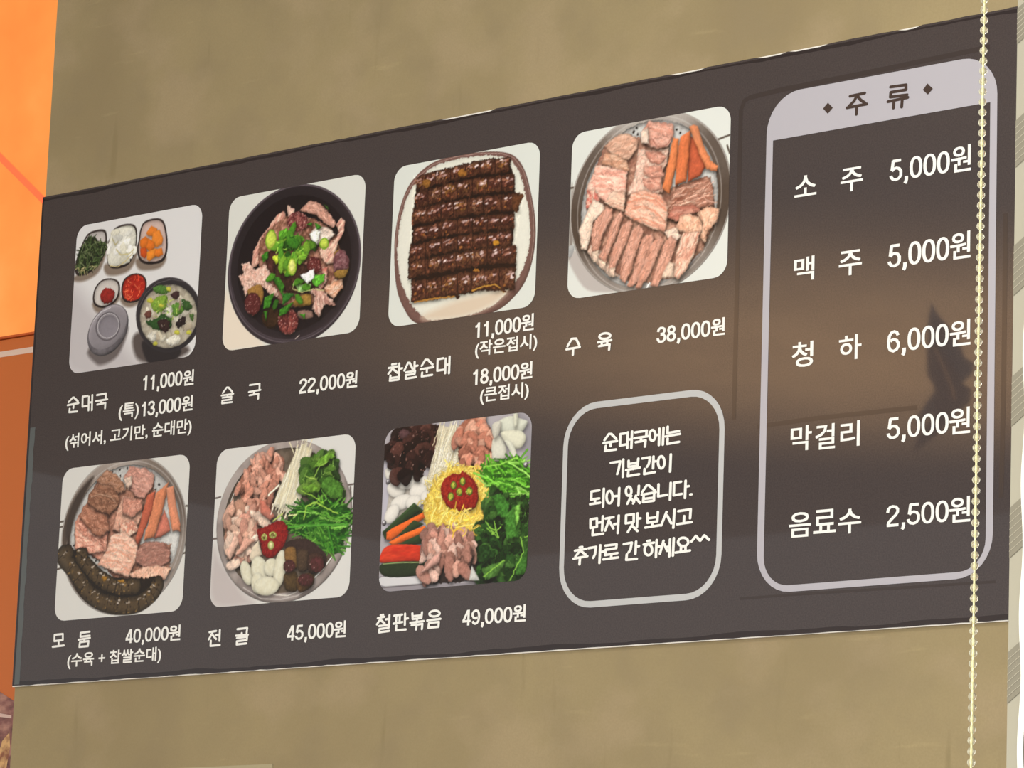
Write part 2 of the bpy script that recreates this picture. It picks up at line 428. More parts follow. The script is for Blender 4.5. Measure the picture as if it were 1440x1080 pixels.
# printed film wrapped over the face: its lower and upper edges wander by a millimetre or two
N = 140; v = []; top = []; bot = []
gaps_top = [([990.4,894,1094.9,895.1]), ([1466.7,897.5,1524.6,897.4]), ([1642.2,895.6,1680.2,897.3]), ([1696.4,896.9,1763.2,898.3]), ([1904.1,898.2,1929.7,899.4])]
def in_gap(x): return any(g[0] <= x <= g[2] for g in gaps_top)
for i in range(N+1):
    x = BW*i/N
    bot.append((x, 1.2 + rw.uniform(-.5, .9)))
    top.append((x, 897.6 if in_gap(x) else 900.4 + rw.uniform(-.3, .5)))
me = mesh('printed_film', [face_pt(x, y, .1) for x, y in bot] + [face_pt(x, y, .1) for x, y in top],
          [(i, i+1, N+2+i, N+1+i) for i in range(N)])
link('printed_film', me, M_film, board)
# the darker margin of the film along top and bottom, the grey strip at the left end
def band(name, ys0, ys1, x0, x1, m, d=.3, seed=1, amp=2.0, n=90, vert=False):
    r = random.Random(seed); a = []; b = []
    for i in range(n+1):
        x = x0 + (x1-x0)*i/n; q = amp*(math.sin(i*.37+seed) + .6*math.sin(i*.91+seed*2) + .5*r.uniform(-1, 1))
        if vert: a.append((ys0, x)); b.append((ys1 + q*.6, x))
        else: a.append((x, ys0)); b.append((x, ys1 + q))
    f = [(i, i+1, n+2+i, n+1+i) for i in range(n)]
    if vert: f = [t[::-1] for t in f]
    return link(name, mesh(name, [face_pt(*p, d) for p in a+b], f), m, board)
band('film_margin', 897.2, 892.8, 4, BW, M_dark, seed=3, amp=1.3)
band('film_margin', 2.0, 8.5, 20, BW, M_dark, seed=8, amp=1.5)
band('film_margin', .8, 5, 2, 898, M_dark, seed=4, amp=.6, vert=True)
band('left_edge_strip', 6, 19, 4, 470, M_strip, d=.35, seed=6, amp=1.6, vert=True)

MEAT = (206, 150, 128); FAT = (236, 205, 182); PINK = (218, 158, 138)
def meat(p, reg, col, col2=None, vec=None, fib=1.0, **k):
    q = dict(edge=.40, ed=1.8, light=.14, ns=.13, size=5.5, shadow=.6, rag=1.4, smooth=reg[0] == 'e'); q.update(k)
    p.poly(reg, col, col2=col2 or FAT, vec=vec, **q)
    P = pairs(reg); n = len(P); ar = abs(sum(P[i-1][0]*P[i][1] - P[i][0]*P[i-1][1] for i in range(n)))/2
    cx = sum(t[0] for t in P)/n; cy = sum(t[1] for t in P)/n; inn = []
    for x, y in P: inn += [cx + (x-cx)*.84, cy + (y-cy)*.84]
    dk = tuple(c*.82 for c in col); lt = tuple(min(255, c*1.04) for c in (col2 or FAT))
    p.strands(inn, int(ar/60*fib), 11, 1.0, [dk, dk, lt, tuple(c*.88 for c in col)], vec=vec, jit=.35, curl=.45, light=.1)

# --- soup set: pot of pork soup, lid and five small side dishes
p = Print((100, 424, 559, 832.5), (225, 223, 221))
p.poly([99.7,558.6,90.5,719.3,168.5,662.7,261,585.4,301.7,547.9], (196, 190, 190), edge=0, light=0, soft=40)
sh = (132, 116, 102)
p.poly([99.6,738.7,104.3,729.6,131.4,728.1,162.1,738,177.2,759.9,180.1,783.3,159.8,765.4], sh, edge=0, light=0, soft=6)
p.poly([180.2,752.7,184.2,733.6,211.2,727.9,244.2,733,260.7,752.9,260.7,776.5,228.5,750.1], sh, edge=0, light=0, soft=6)
p.poly([262.6,752.7,267.9,733.5,292.1,727.2,324.9,728.2,338.8,743.2,323.1,751.8], sh, edge=0, light=0, soft=6)
p.poly([153,684.7,163.3,666.6,187.7,663.9,220.8,680.3,222.3,696.9,186.2,680.9], sh, edge=0, light=0, soft=6)
p.poly([226.5,686.3,235,670.2,259.2,665.1,284.4,676.2,271.6,687.8], sh, edge=0, light=0, soft=6)
p.poly([149.5,600.6,168.8,573.3,190.9,567.7,228.1,580.5,249.6,620,238.5,627.9], (105, 96, 94), edge=0, light=0, soft=8)
p.poly([263.8,608.4,273.7,574,300.7,559.5,338.5,555.6,384.6,559,406.3,576.4,296.3,614.8], (88, 78, 74), edge=0, light=0, soft=9)
RIM = (48, 38, 36)
def dish(out, fill, k=.9, rim=RIM):
    P = pairs(out); cx = sum(q[0] for q in P)/len(P); cy = sum(q[1] for q in P)/len(P)
    p.poly(out, rim, edge=0, light=.25)
    inn = []
    for x, y in P: inn += [cx + (x-cx)*k, cy + (y-cy)*k + .8]
    p.poly(inn, fill, edge=.18, ed=4, light=-.12, ns=.03)
dish([100.7,748.8,101.2,765.9,111.3,790.3,128.8,814.4,155.2,819.2,175.9,815.1,181.4,796.7,179.7,776.6,169.9,760.8,154,747.4,132.8,739.5,110.8,739.4], (206, 198, 194))
herb = [137.5,809.9,156.9,799.9,181,790,182.8,779.6,169.1,769.4,163.4,751.4,144.4,746.2,120.5,741.3,105.2,753.4,105.3,775.6,119,797.9]
p.poly(herb, (45, 52, 34), edge=.2, rag=3, ns=.2)
p.strands(herb, 210, 17, 1.6, [(58, 74, 40), (86, 104, 62), (32, 38, 24), (40, 50, 30), (120, 130, 92)], jit=.9)
p.strands([104.6,755.2,160.9,751.7,142.4,741,113.2,740.5], 14, 12, 1.4, [(190, 178, 130), (150, 140, 95)])
dish([184.5,759,183.2,786.3,191.3,805,200,816.1,222.7,820.3,246.9,817.5,257.7,807.2,259.9,786.7,256,763.6,242.3,745.1,219.7,740.4,195.4,744.1], (224, 221, 204))
on = [197,811.7,237.7,813.2,255.4,800.8,255.2,773.8,237.9,752.4,209.7,745.7,189,751.6,185.4,782.6]
p.poly(on, (230, 227, 212), edge=.1, ed=5)
p.bits(on, 14, 13, [(236, 234, 222), (228, 224, 204), (240, 238, 230)], shadow=.06, edge=.08, asp=2, rag=.2, light=.08)
p.line([207.1,776.5,220.1,764.7,241.7,763.7,253.1,770.7], 2.2, (196, 184, 130)); p.line([195.7,798.3,204,785.4,210.9,789.6], 2.2, (170, 158, 110)); p.line([192.7,747.8,214.7,743.4,233.2,751.3,251.2,764.2], 1.6, (200, 180, 120))
dish([264.7,786.1,267,804.4,275.4,817.4,296.5,821.1,317.9,818.2,330.6,806.2,339.4,776.5,338.7,749.9,326.5,738,300.7,737.2,279.1,742.2,266.3,753.9,261.9,773], (218, 190, 178))
for q, c in (([282.8,796.6,295.1,808.5,310.7,801.7,314.3,791.5,301.4,788.1,288,791.2], (236, 132, 44)), ([268.5,785.6,282.3,791.3,292.4,782.6,288.7,769.6,274.7,768,268.4,775.5], (226, 118, 36)),
             ([300,794.4,317.1,798.9,327.8,781.4,326.2,771.5,311.6,766.7,298.5,776.7], (240, 140, 48)), ([289.3,786.3,305.1,777.6,307.8,767.2,296.6,760.2,285,768.4], (232, 120, 34)),
             ([269.7,770.3,283.9,770.2,290.5,759.3,283.7,750,271.8,756.6], (210, 84, 28)), ([287.5,761.3,308.9,765.3,317.6,762.6,316,752.7,295.5,743.5,288.6,747.8], (244, 146, 46)),
             ([308.1,763.1,325.9,764.2,330.1,751.6,318.7,748.4,306.6,752.2], (236, 128, 38))):
    p.poly(q, c, smooth=False, edge=.2, light=.15, shadow=.35, ns=.06)
dish([152.9,691.5,156.2,709.8,172.1,723.2,197,724.6,217.9,716.3,223.5,700.2,217.2,683.4,196.5,673,174.9,672.8,158.8,680], (216, 208, 200), k=.88)
p.poly([171.9,696.1,186.4,707.9,206.1,701.5,210,689.9,199.9,678.7,180.4,680.9], (146, 38, 32), edge=.3, light=.3, rag=2, ns=.2, shadow=.3)
dish([226.3,701.5,233.4,719.2,256.7,726.1,280.8,720.2,291.9,705.4,288.8,685.7,272.7,674.2,249,673.6,232.2,681.6], (178, 40, 26), k=.88)
p.strands([232.7,699.1,245.4,717.7,278.7,717.1,285.1,696.2,262.9,678.7,238.9,681.5], 60, 11, 1.8, [(206, 66, 40), (160, 30, 20), (222, 100, 66)])
# lid
p.poly(fitell([146.8,621.2,151.3,647.7,172.9,667.2,203.6,673.8,235.2,667.8,249,650.2,248.1,626.8,234.9,602.2,212.1,588.9,179.9,583.9,157.3,594.7]), (104, 98, 102), col2=(128, 122, 126), edge=.3, ed=4, light=.3, size=14)
p.poly(fitell([150.3,625.9,155.1,649,176.8,666.8,205.2,672.6,234.4,666.6,245.3,649.9,242.1,630.8,228,610.6,205,599.7,176.5,596.1,156.3,606.6]), (140, 134, 138), edge=-.1, ed=3, light=.25, ns=.03)
p.line(E(*E(197.1,636.5,29.2,-10.5,-10.6,-22.9)[1:]), 2.4, (92, 86, 90)); p.line(E(*E(198,637.8,26,-9.3,-9.5,-20.5)[1:]), 1.4, (186, 182, 184))
p.poly(E(198.1,636.4,23.2,-8.3,-8.6,-18.6), (136, 130, 136), edge=.1, light=-.15, ns=.03)
p.line([157.4,650.4,176.9,665.1,201.5,670.4], 2.0, (196, 192, 194))
# pot of soup
p.poly([288.2,599.1,305.4,560.1,338.7,552.3,375.5,556.7,387.9,575.1,335.7,590.6], (44, 39, 40), edge=0, light=0, soft=5)
p.poly(fitell([268.3,641.3,269.7,664.5,281.3,684.9,303.6,700.7,331.2,708.1,361.7,706.1,392.6,695.4,414.7,677.5,425.2,659.8,429.2,606.7,416.8,588.4,388.1,573.4,355.7,572.6,322.4,582.1,292.7,601.9,276.1,620.4]), (46, 42, 44), edge=-.3, ed=3, light=.25, ns=.05)
broth = fitell([278.5,643.5,282,664.8,298.1,681.3,320.8,692,350.9,695.1,379.2,689,403.6,672.9,419,650.6,423.5,622.2,411.6,597.2,385.1,582,350.5,580.4,316.9,592.6,291.7,613.7])
p.poly(broth, (196, 188, 168), col2=(176, 166, 148), edge=.35, ed=4, light=-.1, size=9, ns=.08)
p.bits([293.4,651.8,320.5,665.4,385.7,664.4,411,635.1,404.3,602.9,363.6,590.9,316.1,602.7], 30, 13, [(206, 198, 176), (184, 172, 150), (214, 208, 190)], shadow=.1, edge=.1)
for q, c in (([294.7,635,318.2,635.7,336.2,643.6,355.6,634.8,361.5,617.6,338.6,613.5,314.8,619.4], (52, 84, 44)), ([308.9,693.4,327.5,696.2,351.4,688.4,347.5,678.8,319.2,682.2], (84, 124, 58)), ([306.3,667,328.9,677.7,348,672.1,340.4,649.8,317.1,649.1], (128, 160, 62)),
             ([354,654.8,376.9,658.8,391.9,643.9,374,636,355,641.5], (96, 140, 58)), ([383.4,664.7,404.9,655.6,410.3,645.1,391.9,643.9], (62, 94, 50)), ([325.5,631.5,351.1,632,356.9,618.1,348.3,609.1,333.6,617.3], (62, 44, 42)),
             ([354.7,676.3,370.6,681.1,378.2,671.9,367.2,664.9], (66, 46, 46)), ([372.6,624.6,392.7,633.9,396,620.3,380.4,613.8], (50, 40, 40)), ([291.3,648.7,305,653.8,308.3,641.8,296.7,639.8], (110, 70, 60)), ([404.3,632.6,415.7,634.6,414.3,621.5], (80, 112, 56)),
             ([342.8,649.5,358.7,654.3,362.6,634,350.7,637], (216, 214, 196)), ([301.6,607.6,315.3,612.7,325.5,601.7,311.9,596.5], (222, 218, 204)), ([349.3,595.8,372.1,601.5,386.5,593.3,373.5,583.2,354.7,585.9], (226, 222, 206)), ([378.5,668.6,382.1,651.6,378.2,642.1], (180, 150, 130))):
    p.poly(q, c, edge=.25, light=.2, rag=2, ns=.2, shadow=.15)
for q in (E(303.6,671.3,8.1,-0.9,0.4,-5.1), E(376.3,606,7.5,-0.8,0.4,-4.7), E(406.6,602.7,6.5,-0.7,0.3,-4), E(322.6,591.4,6.6,-0.7,0.3,-3.7), E(332.7,659,6.6,-0.8,0.3,-4), E(349.2,687,5.6,-0.7,0.4,-4.7)):
    p.poly(q, (208, 204, 84), edge=.25, light=.1)
p.strands([311,666.5,357.4,671,387.3,644.4,356.1,628.1,317.9,639], 26, 9, 1.7, [(120, 156, 66), (70, 104, 48), (182, 196, 104)])
p.dots(broth, 40, .8, [(226, 220, 204), (150, 140, 112)])
p.line([275.9,663.8,290.7,685.5,317.7,700.7,354.9,703.9,388,695.6], 1.3, (96, 90, 92), alpha=.8)
p.crisp(broth, 1.5, 6, .08, 1.1); p.crisp(herb, 1.2, 5, .08, 1.1); p.crisp(on, 1.2, 6, .04, 1.02)
p.to_object(board, 'printed photo of pork soup in a dark pot with a lid and five small side dishes')

# --- stew of meat, blood sausage and leek in a black bowl
p = Print((491, 815.5, 559, 832), (222, 222, 213))
p.poly([492.4,565.6,489.8,663.9,533.7,616.4,591.1,559.9,542.4,557], (236, 222, 202), edge=0, light=0, soft=18)
B2 = [495.4,699.3,505.3,750.6,532.8,788.1,573.3,818.8,625.7,833,682.9,831.6,736.2,811.9,777,776.8,803.2,731.8,811.1,699,810.6,657.8,792.7,625.1,759,584.5,717.4,563.1,670.2,556.8,626.2,561.5,581.1,575.5,541.2,605.1,511.3,646.6]
p.poly(fitell(B2, 1.0, -1, -5), (52, 44, 48), edge=0, light=0, soft=1.2)
p.poly(fitell(B2), (66, 57, 62), edge=-.15, ed=2, light=.15, ns=.04)
p.line(fitell(B2, .985), 1.3, (112, 100, 106), closed=True, light=0, alpha=.75)
p.poly(fitell(B2, .965, .5, 1), (38, 31, 34), edge=-.25, ed=7, light=-.2, ns=.05)
p.line(fitell(B2, .955)[92:136], 1.2, (96, 84, 90), light=0, alpha=.6)
p.line([667.7,562.8,676,567.6], 1.6, (210, 190, 180))
V = (65.2,86.2)
meat(p, [552.7,697.2,555,727.9,568.3,749.1,589.3,767.6,610.9,788.6,627.6,791,630.4,775.3,609.9,765,593.2,749.2,584.9,727.4,574.8,705.9], (208, 150, 134), vec=V, size=3)
p.poly([569.6,742.4,629.2,780.3,686.7,772.7,749.6,735.5,766.1,675.9,738.7,634.6,696.7,617.1,635.2,624.2,583.4,672.3], (124, 86, 70), col2=(180, 134, 116), edge=.3, ns=.25, size=6, rag=3.5, light=.1)
meat(p, [631.3,801.2,651.3,791.7,650.7,774.2,636.5,776.1], (222, 180, 166)); meat(p, [588.7,723.7,606.4,724.7,621.7,693.6,618.4,677.8,598.1,683.5,587.8,704.3], (104, 66, 60), (80, 48, 44))
meat(p, [603.5,702.4,656.3,702.3,692.3,685,719.7,662.4,695.2,639.7,642.5,645.9,614.6,668.6], (84, 58, 48), (60, 42, 36))
meat(p, [661.7,787.4,687,801.8,702.4,798.4,727.4,780.9,751.9,752.9,745.6,745,722.3,757.7,704,773.7,679.6,780.8], (196, 146, 128), (214, 170, 152), vec=(59.3,-46.5), size=3)
meat(p, [688.6,743.4,705.2,754.8,731.6,748.1,750.5,735.4,728.9,722.2,707.4,720.1], (230, 208, 192), (240, 226, 212))
meat(p, [713.2,711.3,724.8,719.5,746.2,721.6,759,735.9,750.8,749.8,760.8,762.9,772.8,754.9,769.5,733,757.1,718.6,748.5,684.5,731.2,685,719.7,697.6], (214, 158, 142), vec=(36.6,33.8))
meat(p, [528.1,709,547.7,710.9,560.3,696.3,586.6,702.8,601.2,683.2,597.8,669,616.4,654.8,624.1,639,602.9,645.4,585,661.8,563.5,669.8,541.2,650.7,532.5,671.9,521.8,688.9,533.7,692.7], (216, 170, 152), (236, 206, 190), size=3, rag=3)
meat(p, [716.3,682,735.9,679.6,735.3,654.1,722,639.7,711.9,650.5,728.2,664.6], (204, 130, 116)); meat(p, [731.6,645,754.6,655,772.6,653.8,773.1,639.4,753.3,620.8,732.1,636.9], (212, 154, 122), vec=(37.8,11.4), size=3)
meat(p, [686.1,647.2,720.9,643.7,752.5,619.6,758.2,610,732.2,614.9,722.4,593.1,703.7,609.3,708.7,631.7], (190, 142, 128), (226, 196, 180), vec=(11.3,-42.8), size=2.5, rag=3)
def slice_(face, c=(120, 62, 60), n=34):
    p.poly(face, c, col2=(92, 46, 46), edge=.3, ed=2, light=.12, ns=.2, size=3, shadow=.4, rag=1)
    p.dots(face, n, .9, [(206, 160, 150), (170, 110, 104), (222, 190, 178)], alpha=.8)
slice_(E(659.4,768.2,25.6,-3.4,1.2,-17.6), (158, 100, 94), 60)
slice_(E(703.5,686.2,17.4,-2.1,1,-15.5), (106, 52, 50))
p.poly([748.9,678,751.6,703.3,770.8,704,785.2,684.7,783.1,664.3,773.8,655.2,754.3,659.8], (150, 118, 62), edge=.3, light=.25, ns=.2, shadow=.4)
p.poly([748.1,690.9,756.7,704.2,772.1,703.9,785.1,686.3,782.7,670.7,762.1,671.6,751.6,668.1], (112, 72, 76), col2=(146, 108, 110), edge=.3, light=.2, ns=.2, size=4)
p.poly([546.7,660.4,574.7,668.5,585.6,652.6,581.8,630.4,563.9,632.4], (156, 118, 66), edge=.3, light=.3, ns=.15, shadow=.4); slice_(E(560.5,635.4,20.2,-2.3,1.4,-20.3), (92, 48, 46))
p.poly(E(606.4,606.5,23.1,-2.6,1.3,-19.5), (64, 46, 32), edge=.3, light=.2, ns=.2); p.poly([659.4,629.5,695.3,639.1,701.7,619.7,690.2,617.2,663.9,619.3], (160, 126, 66), edge=.35, light=.3, ns=.2, shadow=.5)
p.poly([671.1,610.5,701.7,607,704.6,595.4,676.3,596.4], (150, 120, 108), edge=.3); slice_(E(647.6,595.5,24.6,-2.8,1.6,-23.9), (136, 72, 66), 60)
G1, G2, G3 = (92, 150, 48), (58, 112, 36), (150, 190, 66)
def leaf(q, c, **k): p.poly(q, c, smooth=False, col2=tuple(min(255, v*1.25 + 6) for v in c), edge=.3, ed=1.8, light=.22, ns=.2, size=4, shadow=.45, rag=1.2, **k)
for q, c in (([615.3,756.1,634.9,760.7,641.2,745.6,630,734.7,616.9,739.7], G1), ([575.7,718.8,593,726.4,591.8,711.9,581,706.8], G2), ([638.1,745.1,664.5,744.9,679.6,734.2,664.3,726.5,643.4,732.4], G1), ([680.4,735.4,709.2,718.9,704.6,709.8,685.7,720.6], G2),
             ([614.7,733.4,636.5,737.2,644.2,720,626.7,718.3], G3), ([637.2,725.7,663.4,727.3,683.5,719.9,682.3,705.5,659.9,714.8], G1), ([660.4,706.6,678.1,715.7,686.1,701.2,665.9,688.9], (118, 176, 52)), ([601.8,713.9,637.8,717.6,643.9,703.8,612.6,698.6], (186, 206, 66)),
             ([626.6,686.6,639.1,698,646.8,680.9,636.2,675.1], G3), ([598.1,683.5,624,673.3,636.5,656.9,630.4,643.5,616,661.3], G2), ([631.5,647.2,661.1,642.1,643.6,629.7,632.9,625.1], (46, 98, 38)), ([626.8,618.7,659,628.5,644.9,609.6,625.4,606], G2),
             ([701.2,667.8,730.1,668.2,728.9,654.3,712,648,701.2,655], (96, 168, 56)), ([659.2,658.4,699.4,655.2,695.9,642.2,668.9,643.4], (150, 190, 120)), ([588.8,644.1,612.4,649.5,600.8,624.3,586.7,624], G2), ([586.9,620.1,598.1,618.8,594.8,603], G2), ([675,603.6,688.8,604.6,687.3,595.2], (70, 140, 40)),
             ([700.5,761.2,718.5,750.8,705.7,747], G2), ([718.1,790.5,729.2,786.4,731.4,778.1], (60, 90, 40)), ([680.9,760.6,693.9,762.1,693.1,754.1], G2)):
    leaf(q, c)
gz = [614.9,762.7,639.3,761.1,689,736.9,711.9,717.9,691.3,701.2,657.8,679.5,635.9,679,607.9,701.8,610.4,730.7]
p.bits(gz, 22, 15, [(84, 140, 46), (62, 116, 38), (132, 178, 62), (108, 160, 54), (48, 96, 34)], asp=1.7, shadow=.4, ns=.15, rag=1)
p.bits([591.2,687.6,657.2,689.3,694.4,652.6,661.9,617.9,595,632.1], 7, 14, [(58, 108, 38), (84, 140, 46)], asp=1.8, shadow=.4, ns=.15, rag=1)
leaf([671.4,672.7,703.1,679.8,706.7,663.3,689.8,656.4], (228, 234, 222)); leaf([688.7,741.8,705.6,748.3,714.6,743.3,709.5,721.4,693.6,733.1], (232, 234, 216))
for q in (E(597.1,744.8,12.5,-2.9,-2,-15.9), E(651,690,10.6,-1.3,1,-15), E(724.7,721.1,10.4,-1.3,0.6,-9.1)):
    p.poly(q, (196, 212, 92), edge=.2, light=.2); p.line(q, 2.2, (112, 156, 44), light=.2)
p.poly(E(650.9,691.3,5.7,-0.7,0.6,-9.8), (230, 232, 140), edge=.1); p.line([658,663.4,655.3,650.8,677.7,641.8,703.6,645.1,729.8,638.8], 1.6, (190, 190, 130))
p.strands([613.3,753.1,680.2,738,691.5,697.9,639.5,691.5,612,707.8], 30, 11, 1.6, [(70, 124, 40), (160, 200, 84), (44, 92, 32)])
p.crisp(fitell(B2, .86), 1.5, 6, .09, 1.14)
p.to_object(board, 'printed photo of meat, sausage slices and green leek in a round black bowl')

# --- plate of dark rice sausage in rows
p = Print((881, 1200.5, 558, 832), (221, 224, 215))
p.poly([888.2,684.3,890.7,734.5,904.8,780,926.9,807.9,965.1,827.8,1013.9,833.4,1070.6,831.5,1118.9,824.5,1148,812.3,1168.9,787.1,1183,751.3,1193.9,710,1197.3,669.9,1191.6,631.1,1177.5,599.4,1155.1,577.7,1121.7,560.3,1052.7,549.7,979.9,551.7,940.6,560.8,916.6,585.3,897,623.5], (116, 84, 76), edge=.2, light=.2, ns=.08)
p.line([890.3,684.1,892.5,733.6,906.6,778.5,929.1,805.7,966.9,825,1014,830.9,1070.7,829.3,1117.4,822.6,1145.3,810.8,1166.1,786.8,1180.3,751.1,1190.8,710.5,1194.1,670.3,1188.5,631.5], 1.3, (180, 150, 140), alpha=.7)
p.poly([894.9,689.8,898,731.9,912.1,775.8,934.3,802.5,969.6,820.9,1016.3,826.5,1070.9,825.2,1115.2,818.2,1139.6,806.7,1158.4,783.9,1171.8,749.2,1182.5,711.5,1185.8,674.5,1180.6,641.6,1164.5,610.1,1138.2,585.8,1107.5,568,1048.2,557.9,979.5,559.5,962.8,566,935,587.8,910.2,625.1,899.3,657.8], (231, 229, 214), edge=.1, light=-.06, ns=.02, rag=2.5)
p.poly([958.5,569.6,1030.7,586.1,1106.3,592.6,1153.1,602.3,1134.4,583.2,1103.5,568.5,1048.2,557.9,979.5,560.1], (219, 200, 176), edge=0, light=0, soft=14)
rows = (([931.4,794.7,966.6,799.9,1023.6,802.9,1079.9,805.2,1137.4,801.4], 80), ([932.1,767.5,980.4,772.2,1041.2,773.9,1097.5,772.3,1148.4,769], 92), ([927,739.1,982,741.3,1030.7,742.3,1091.1,740.7,1160.6,735.3], 92),
        ([929.1,709,983.6,711.4,1044.4,711.2,1100.6,708.5,1151.1,703.4], 84), ([923,678.4,985.1,683.1,1046,681.6,1102.1,679.1,1145.7,676.5], 84), ([922,650.3,986.7,652.7,1043.4,653.1,1103.4,652.7,1158,649], 92), ([930.7,613.9,988.9,612.6,1049.4,614.7,1097.3,613.6,1156.8,608.6], 112))
sx = p.rnd
p.poly([932.1,797.7,966.4,802.4,1023.3,807.6,1079.7,809,1135.6,807.2,1142.4,787.7,1150.3,746.6,1150.5,700.5,1148.6,657.8,1157.6,632.2,1155.4,595.9,1098,599.7,1050.1,599.2,985.8,594.4,934.6,595.7,928.2,635.5,920.4,664.6,928.2,710.7,927.7,742.2], (46, 27, 22), smooth=False, edge=.2, light=0, ns=.2, size=4, rag=3, shadow=.35)
for ri, (q, wpx) in enumerate(rows):
    P = pairs(q); hw = wpx*.25934*1.16/2*1.1
    up, dn = [], []
    for i in range(25):
        t = i/24*(len(P)-1); k = min(int(t), len(P)-2); a = t-k
        x = P[k][0]*(1-a)+P[k+1][0]*a; y = P[k][1]*(1-a)+P[k+1][1]*a
        up.append((x, y+hw+sx.uniform(-1.6, 1.6))); dn.append((x, y-hw+sx.uniform(-2, 2)))
    out = [c for pt in up+dn[::-1] for c in pt]
    p.poly(out, (76, 46, 36), smooth=False, col2=(108, 70, 52), edge=.5, ed=4, light=.1, ns=.3, size=4, shadow=.3, rag=2.5)
    L = pairs(q); x0, x1 = L[0][0], L[-1][0]
    def at(t):
        t = min(max(t, 0), .999)*(len(P)-1); k = int(t); a = t-k
        return P[k][0]*(1-a)+P[k+1][0]*a, P[k][1]*(1-a)+P[k+1][1]*a
    nseg = 7
    for j in range(nseg):
        t = (j+.5)/nseg + sx.uniform(-.02, .02); x, y = at(t); wseg = (x1-x0)/nseg*.42
        warm = (ri in (0, 1, 2) and sx.random() < .6) or sx.random() < .25
        c = sx.choice([(138, 98, 70), (124, 86, 58), (150, 112, 84), (146, 104, 58)]) if warm else sx.choice([(92, 56, 46), (104, 66, 56), (84, 50, 42)])
        p.poly(E(x, y+hw*.15, wseg, 0, 0, hw*.62), c, col2=(84, 48, 38), edge=.3, ed=4, light=.1, ns=.35, size=3.5, rag=4, soft=3)
        for _ in range(7):                                           # wet highlights printed on the skin
            hx = x + sx.uniform(-1, 1)*wseg; hy = y + hw*sx.uniform(.05, .65)
            p.poly(E(hx, hy, sx.uniform(1.6, 5), .6, -.2, sx.uniform(.7, 1.9)), sx.choice([(196, 168, 164), (172, 138, 132), (222, 204, 200), (160, 112, 90)]), edge=0, light=0, ns=.2, soft=1.6, rag=1.5)
        for _ in range(4):
            hx = x + sx.uniform(-1, 1)*wseg; hy = y + hw*sx.uniform(-.8, .4)
            p.poly(E(hx, hy, sx.uniform(1, 3), 0, 0, sx.uniform(.8, 2)), sx.choice([(152, 100, 54), (128, 72, 48), (40, 22, 18), (140, 84, 60)]), edge=0, light=0, soft=1.5, rag=1.5)
        if j:
            bx_, by_ = at(j/nseg)
            p.line([bx_-.5, by_+hw*.95, bx_+sx.uniform(-1, 1), by_, bx_+1, by_-hw*.9], 1.6, (42, 24, 20), light=0, alpha=.85)
p.line([938.7,595.2,977.5,596,1026.3,594.3], 3, (160, 116, 56)); p.line([1066.1,599.8,1085.9,602.7,1113.7,604,1134.1,589.3], 3.2, (176, 132, 62)); p.line([1090,600.6,1113.8,600.3,1138.1,588.8], 2.6, (70, 40, 26))
p.poly([1028.2,596.2,1038.4,593.8,1033.8,588.8], (60, 36, 28)); p.poly([1144.3,747.4,1170,745.4,1160.8,732.8,1155.5,718.2,1147.3,725.4], (96, 62, 42), rag=3, ns=.3); p.poly(E(1113.5,673,7.2,-0.9,0.2,-4.6), (196, 142, 50), edge=.2)
p.poly(E(1033.8,801.5,10.6,-1.5,0.4,-6.9), (160, 110, 52), ns=.2, rag=2, soft=2); p.poly(E(954.5,794.6,9.1,-1.3,0.4,-7.6), (150, 104, 52), ns=.2, rag=2, soft=2); p.poly(E(1072.5,631.9,8,-1,0.2,-3.1), (186, 128, 60), rag=2)
p.crisp([924.6,812.1,1023.1,812.4,1141.3,811.1,1153.8,755.3,1169.9,747,1154.2,663.2,1161.5,631.8,1157.9,583.5,1098.3,593.5,1030.6,589.2,934.7,592.6,921.6,680.1], 1.5, 6, .1, 1.14)
p.to_object(board, 'printed photo of dark rice sausage laid in rows on a brown-rimmed plate')

# --- boiled pork slices on a round steamer
def steamer_bg(p, outer, inner, dark, hi, handles, tilt=0., a0=0.):
    for q in handles: p.line(q, 3.2, (84, 72, 62), light=.3)
    P = pairs(outer); cx = sum(q[0] for q in P)/len(P); cy = sum(q[1] for q in P)/len(P)
    p.poly(fitell(outer), (176, 168, 160), edge=.25, ed=1.5, light=.2, ns=.03)
    p.poly(fitell(outer, .982), ringcol(cx, cy, dark, hi, a0, 2.2, tilt), edge=0, light=.05, ns=.05)
    p.line(fitell(inner, 1.05), 1.6, (212, 206, 200), closed=True, light=0, alpha=.55, soft=2)
    p.poly(fitell(inner), (206, 205, 200), col2=(188, 186, 182), edge=.5, ed=2.6, light=-.2, ns=.04, size=22)
    p.line(fitell(inner, .965), 1.0, (140, 134, 130), closed=True, light=0, alpha=.6)
p = Print((1268, 1587, 560.5, 833), (223, 225, 217))
p.poly([1266.8,629,1290.2,635.4,1367,568.8,1336.1,564.8,1300.4,578.3], (188, 180, 174), edge=0, light=0, soft=5); p.poly([1269.3,738.3,1271.9,741,1275.8,649.7,1268.6,631.9], (140, 130, 122), edge=0, light=0, soft=4)
p.poly([1268,647.6,1279.9,646.1,1274.6,630.5,1267.5,631.4], (168, 168, 166), edge=0)
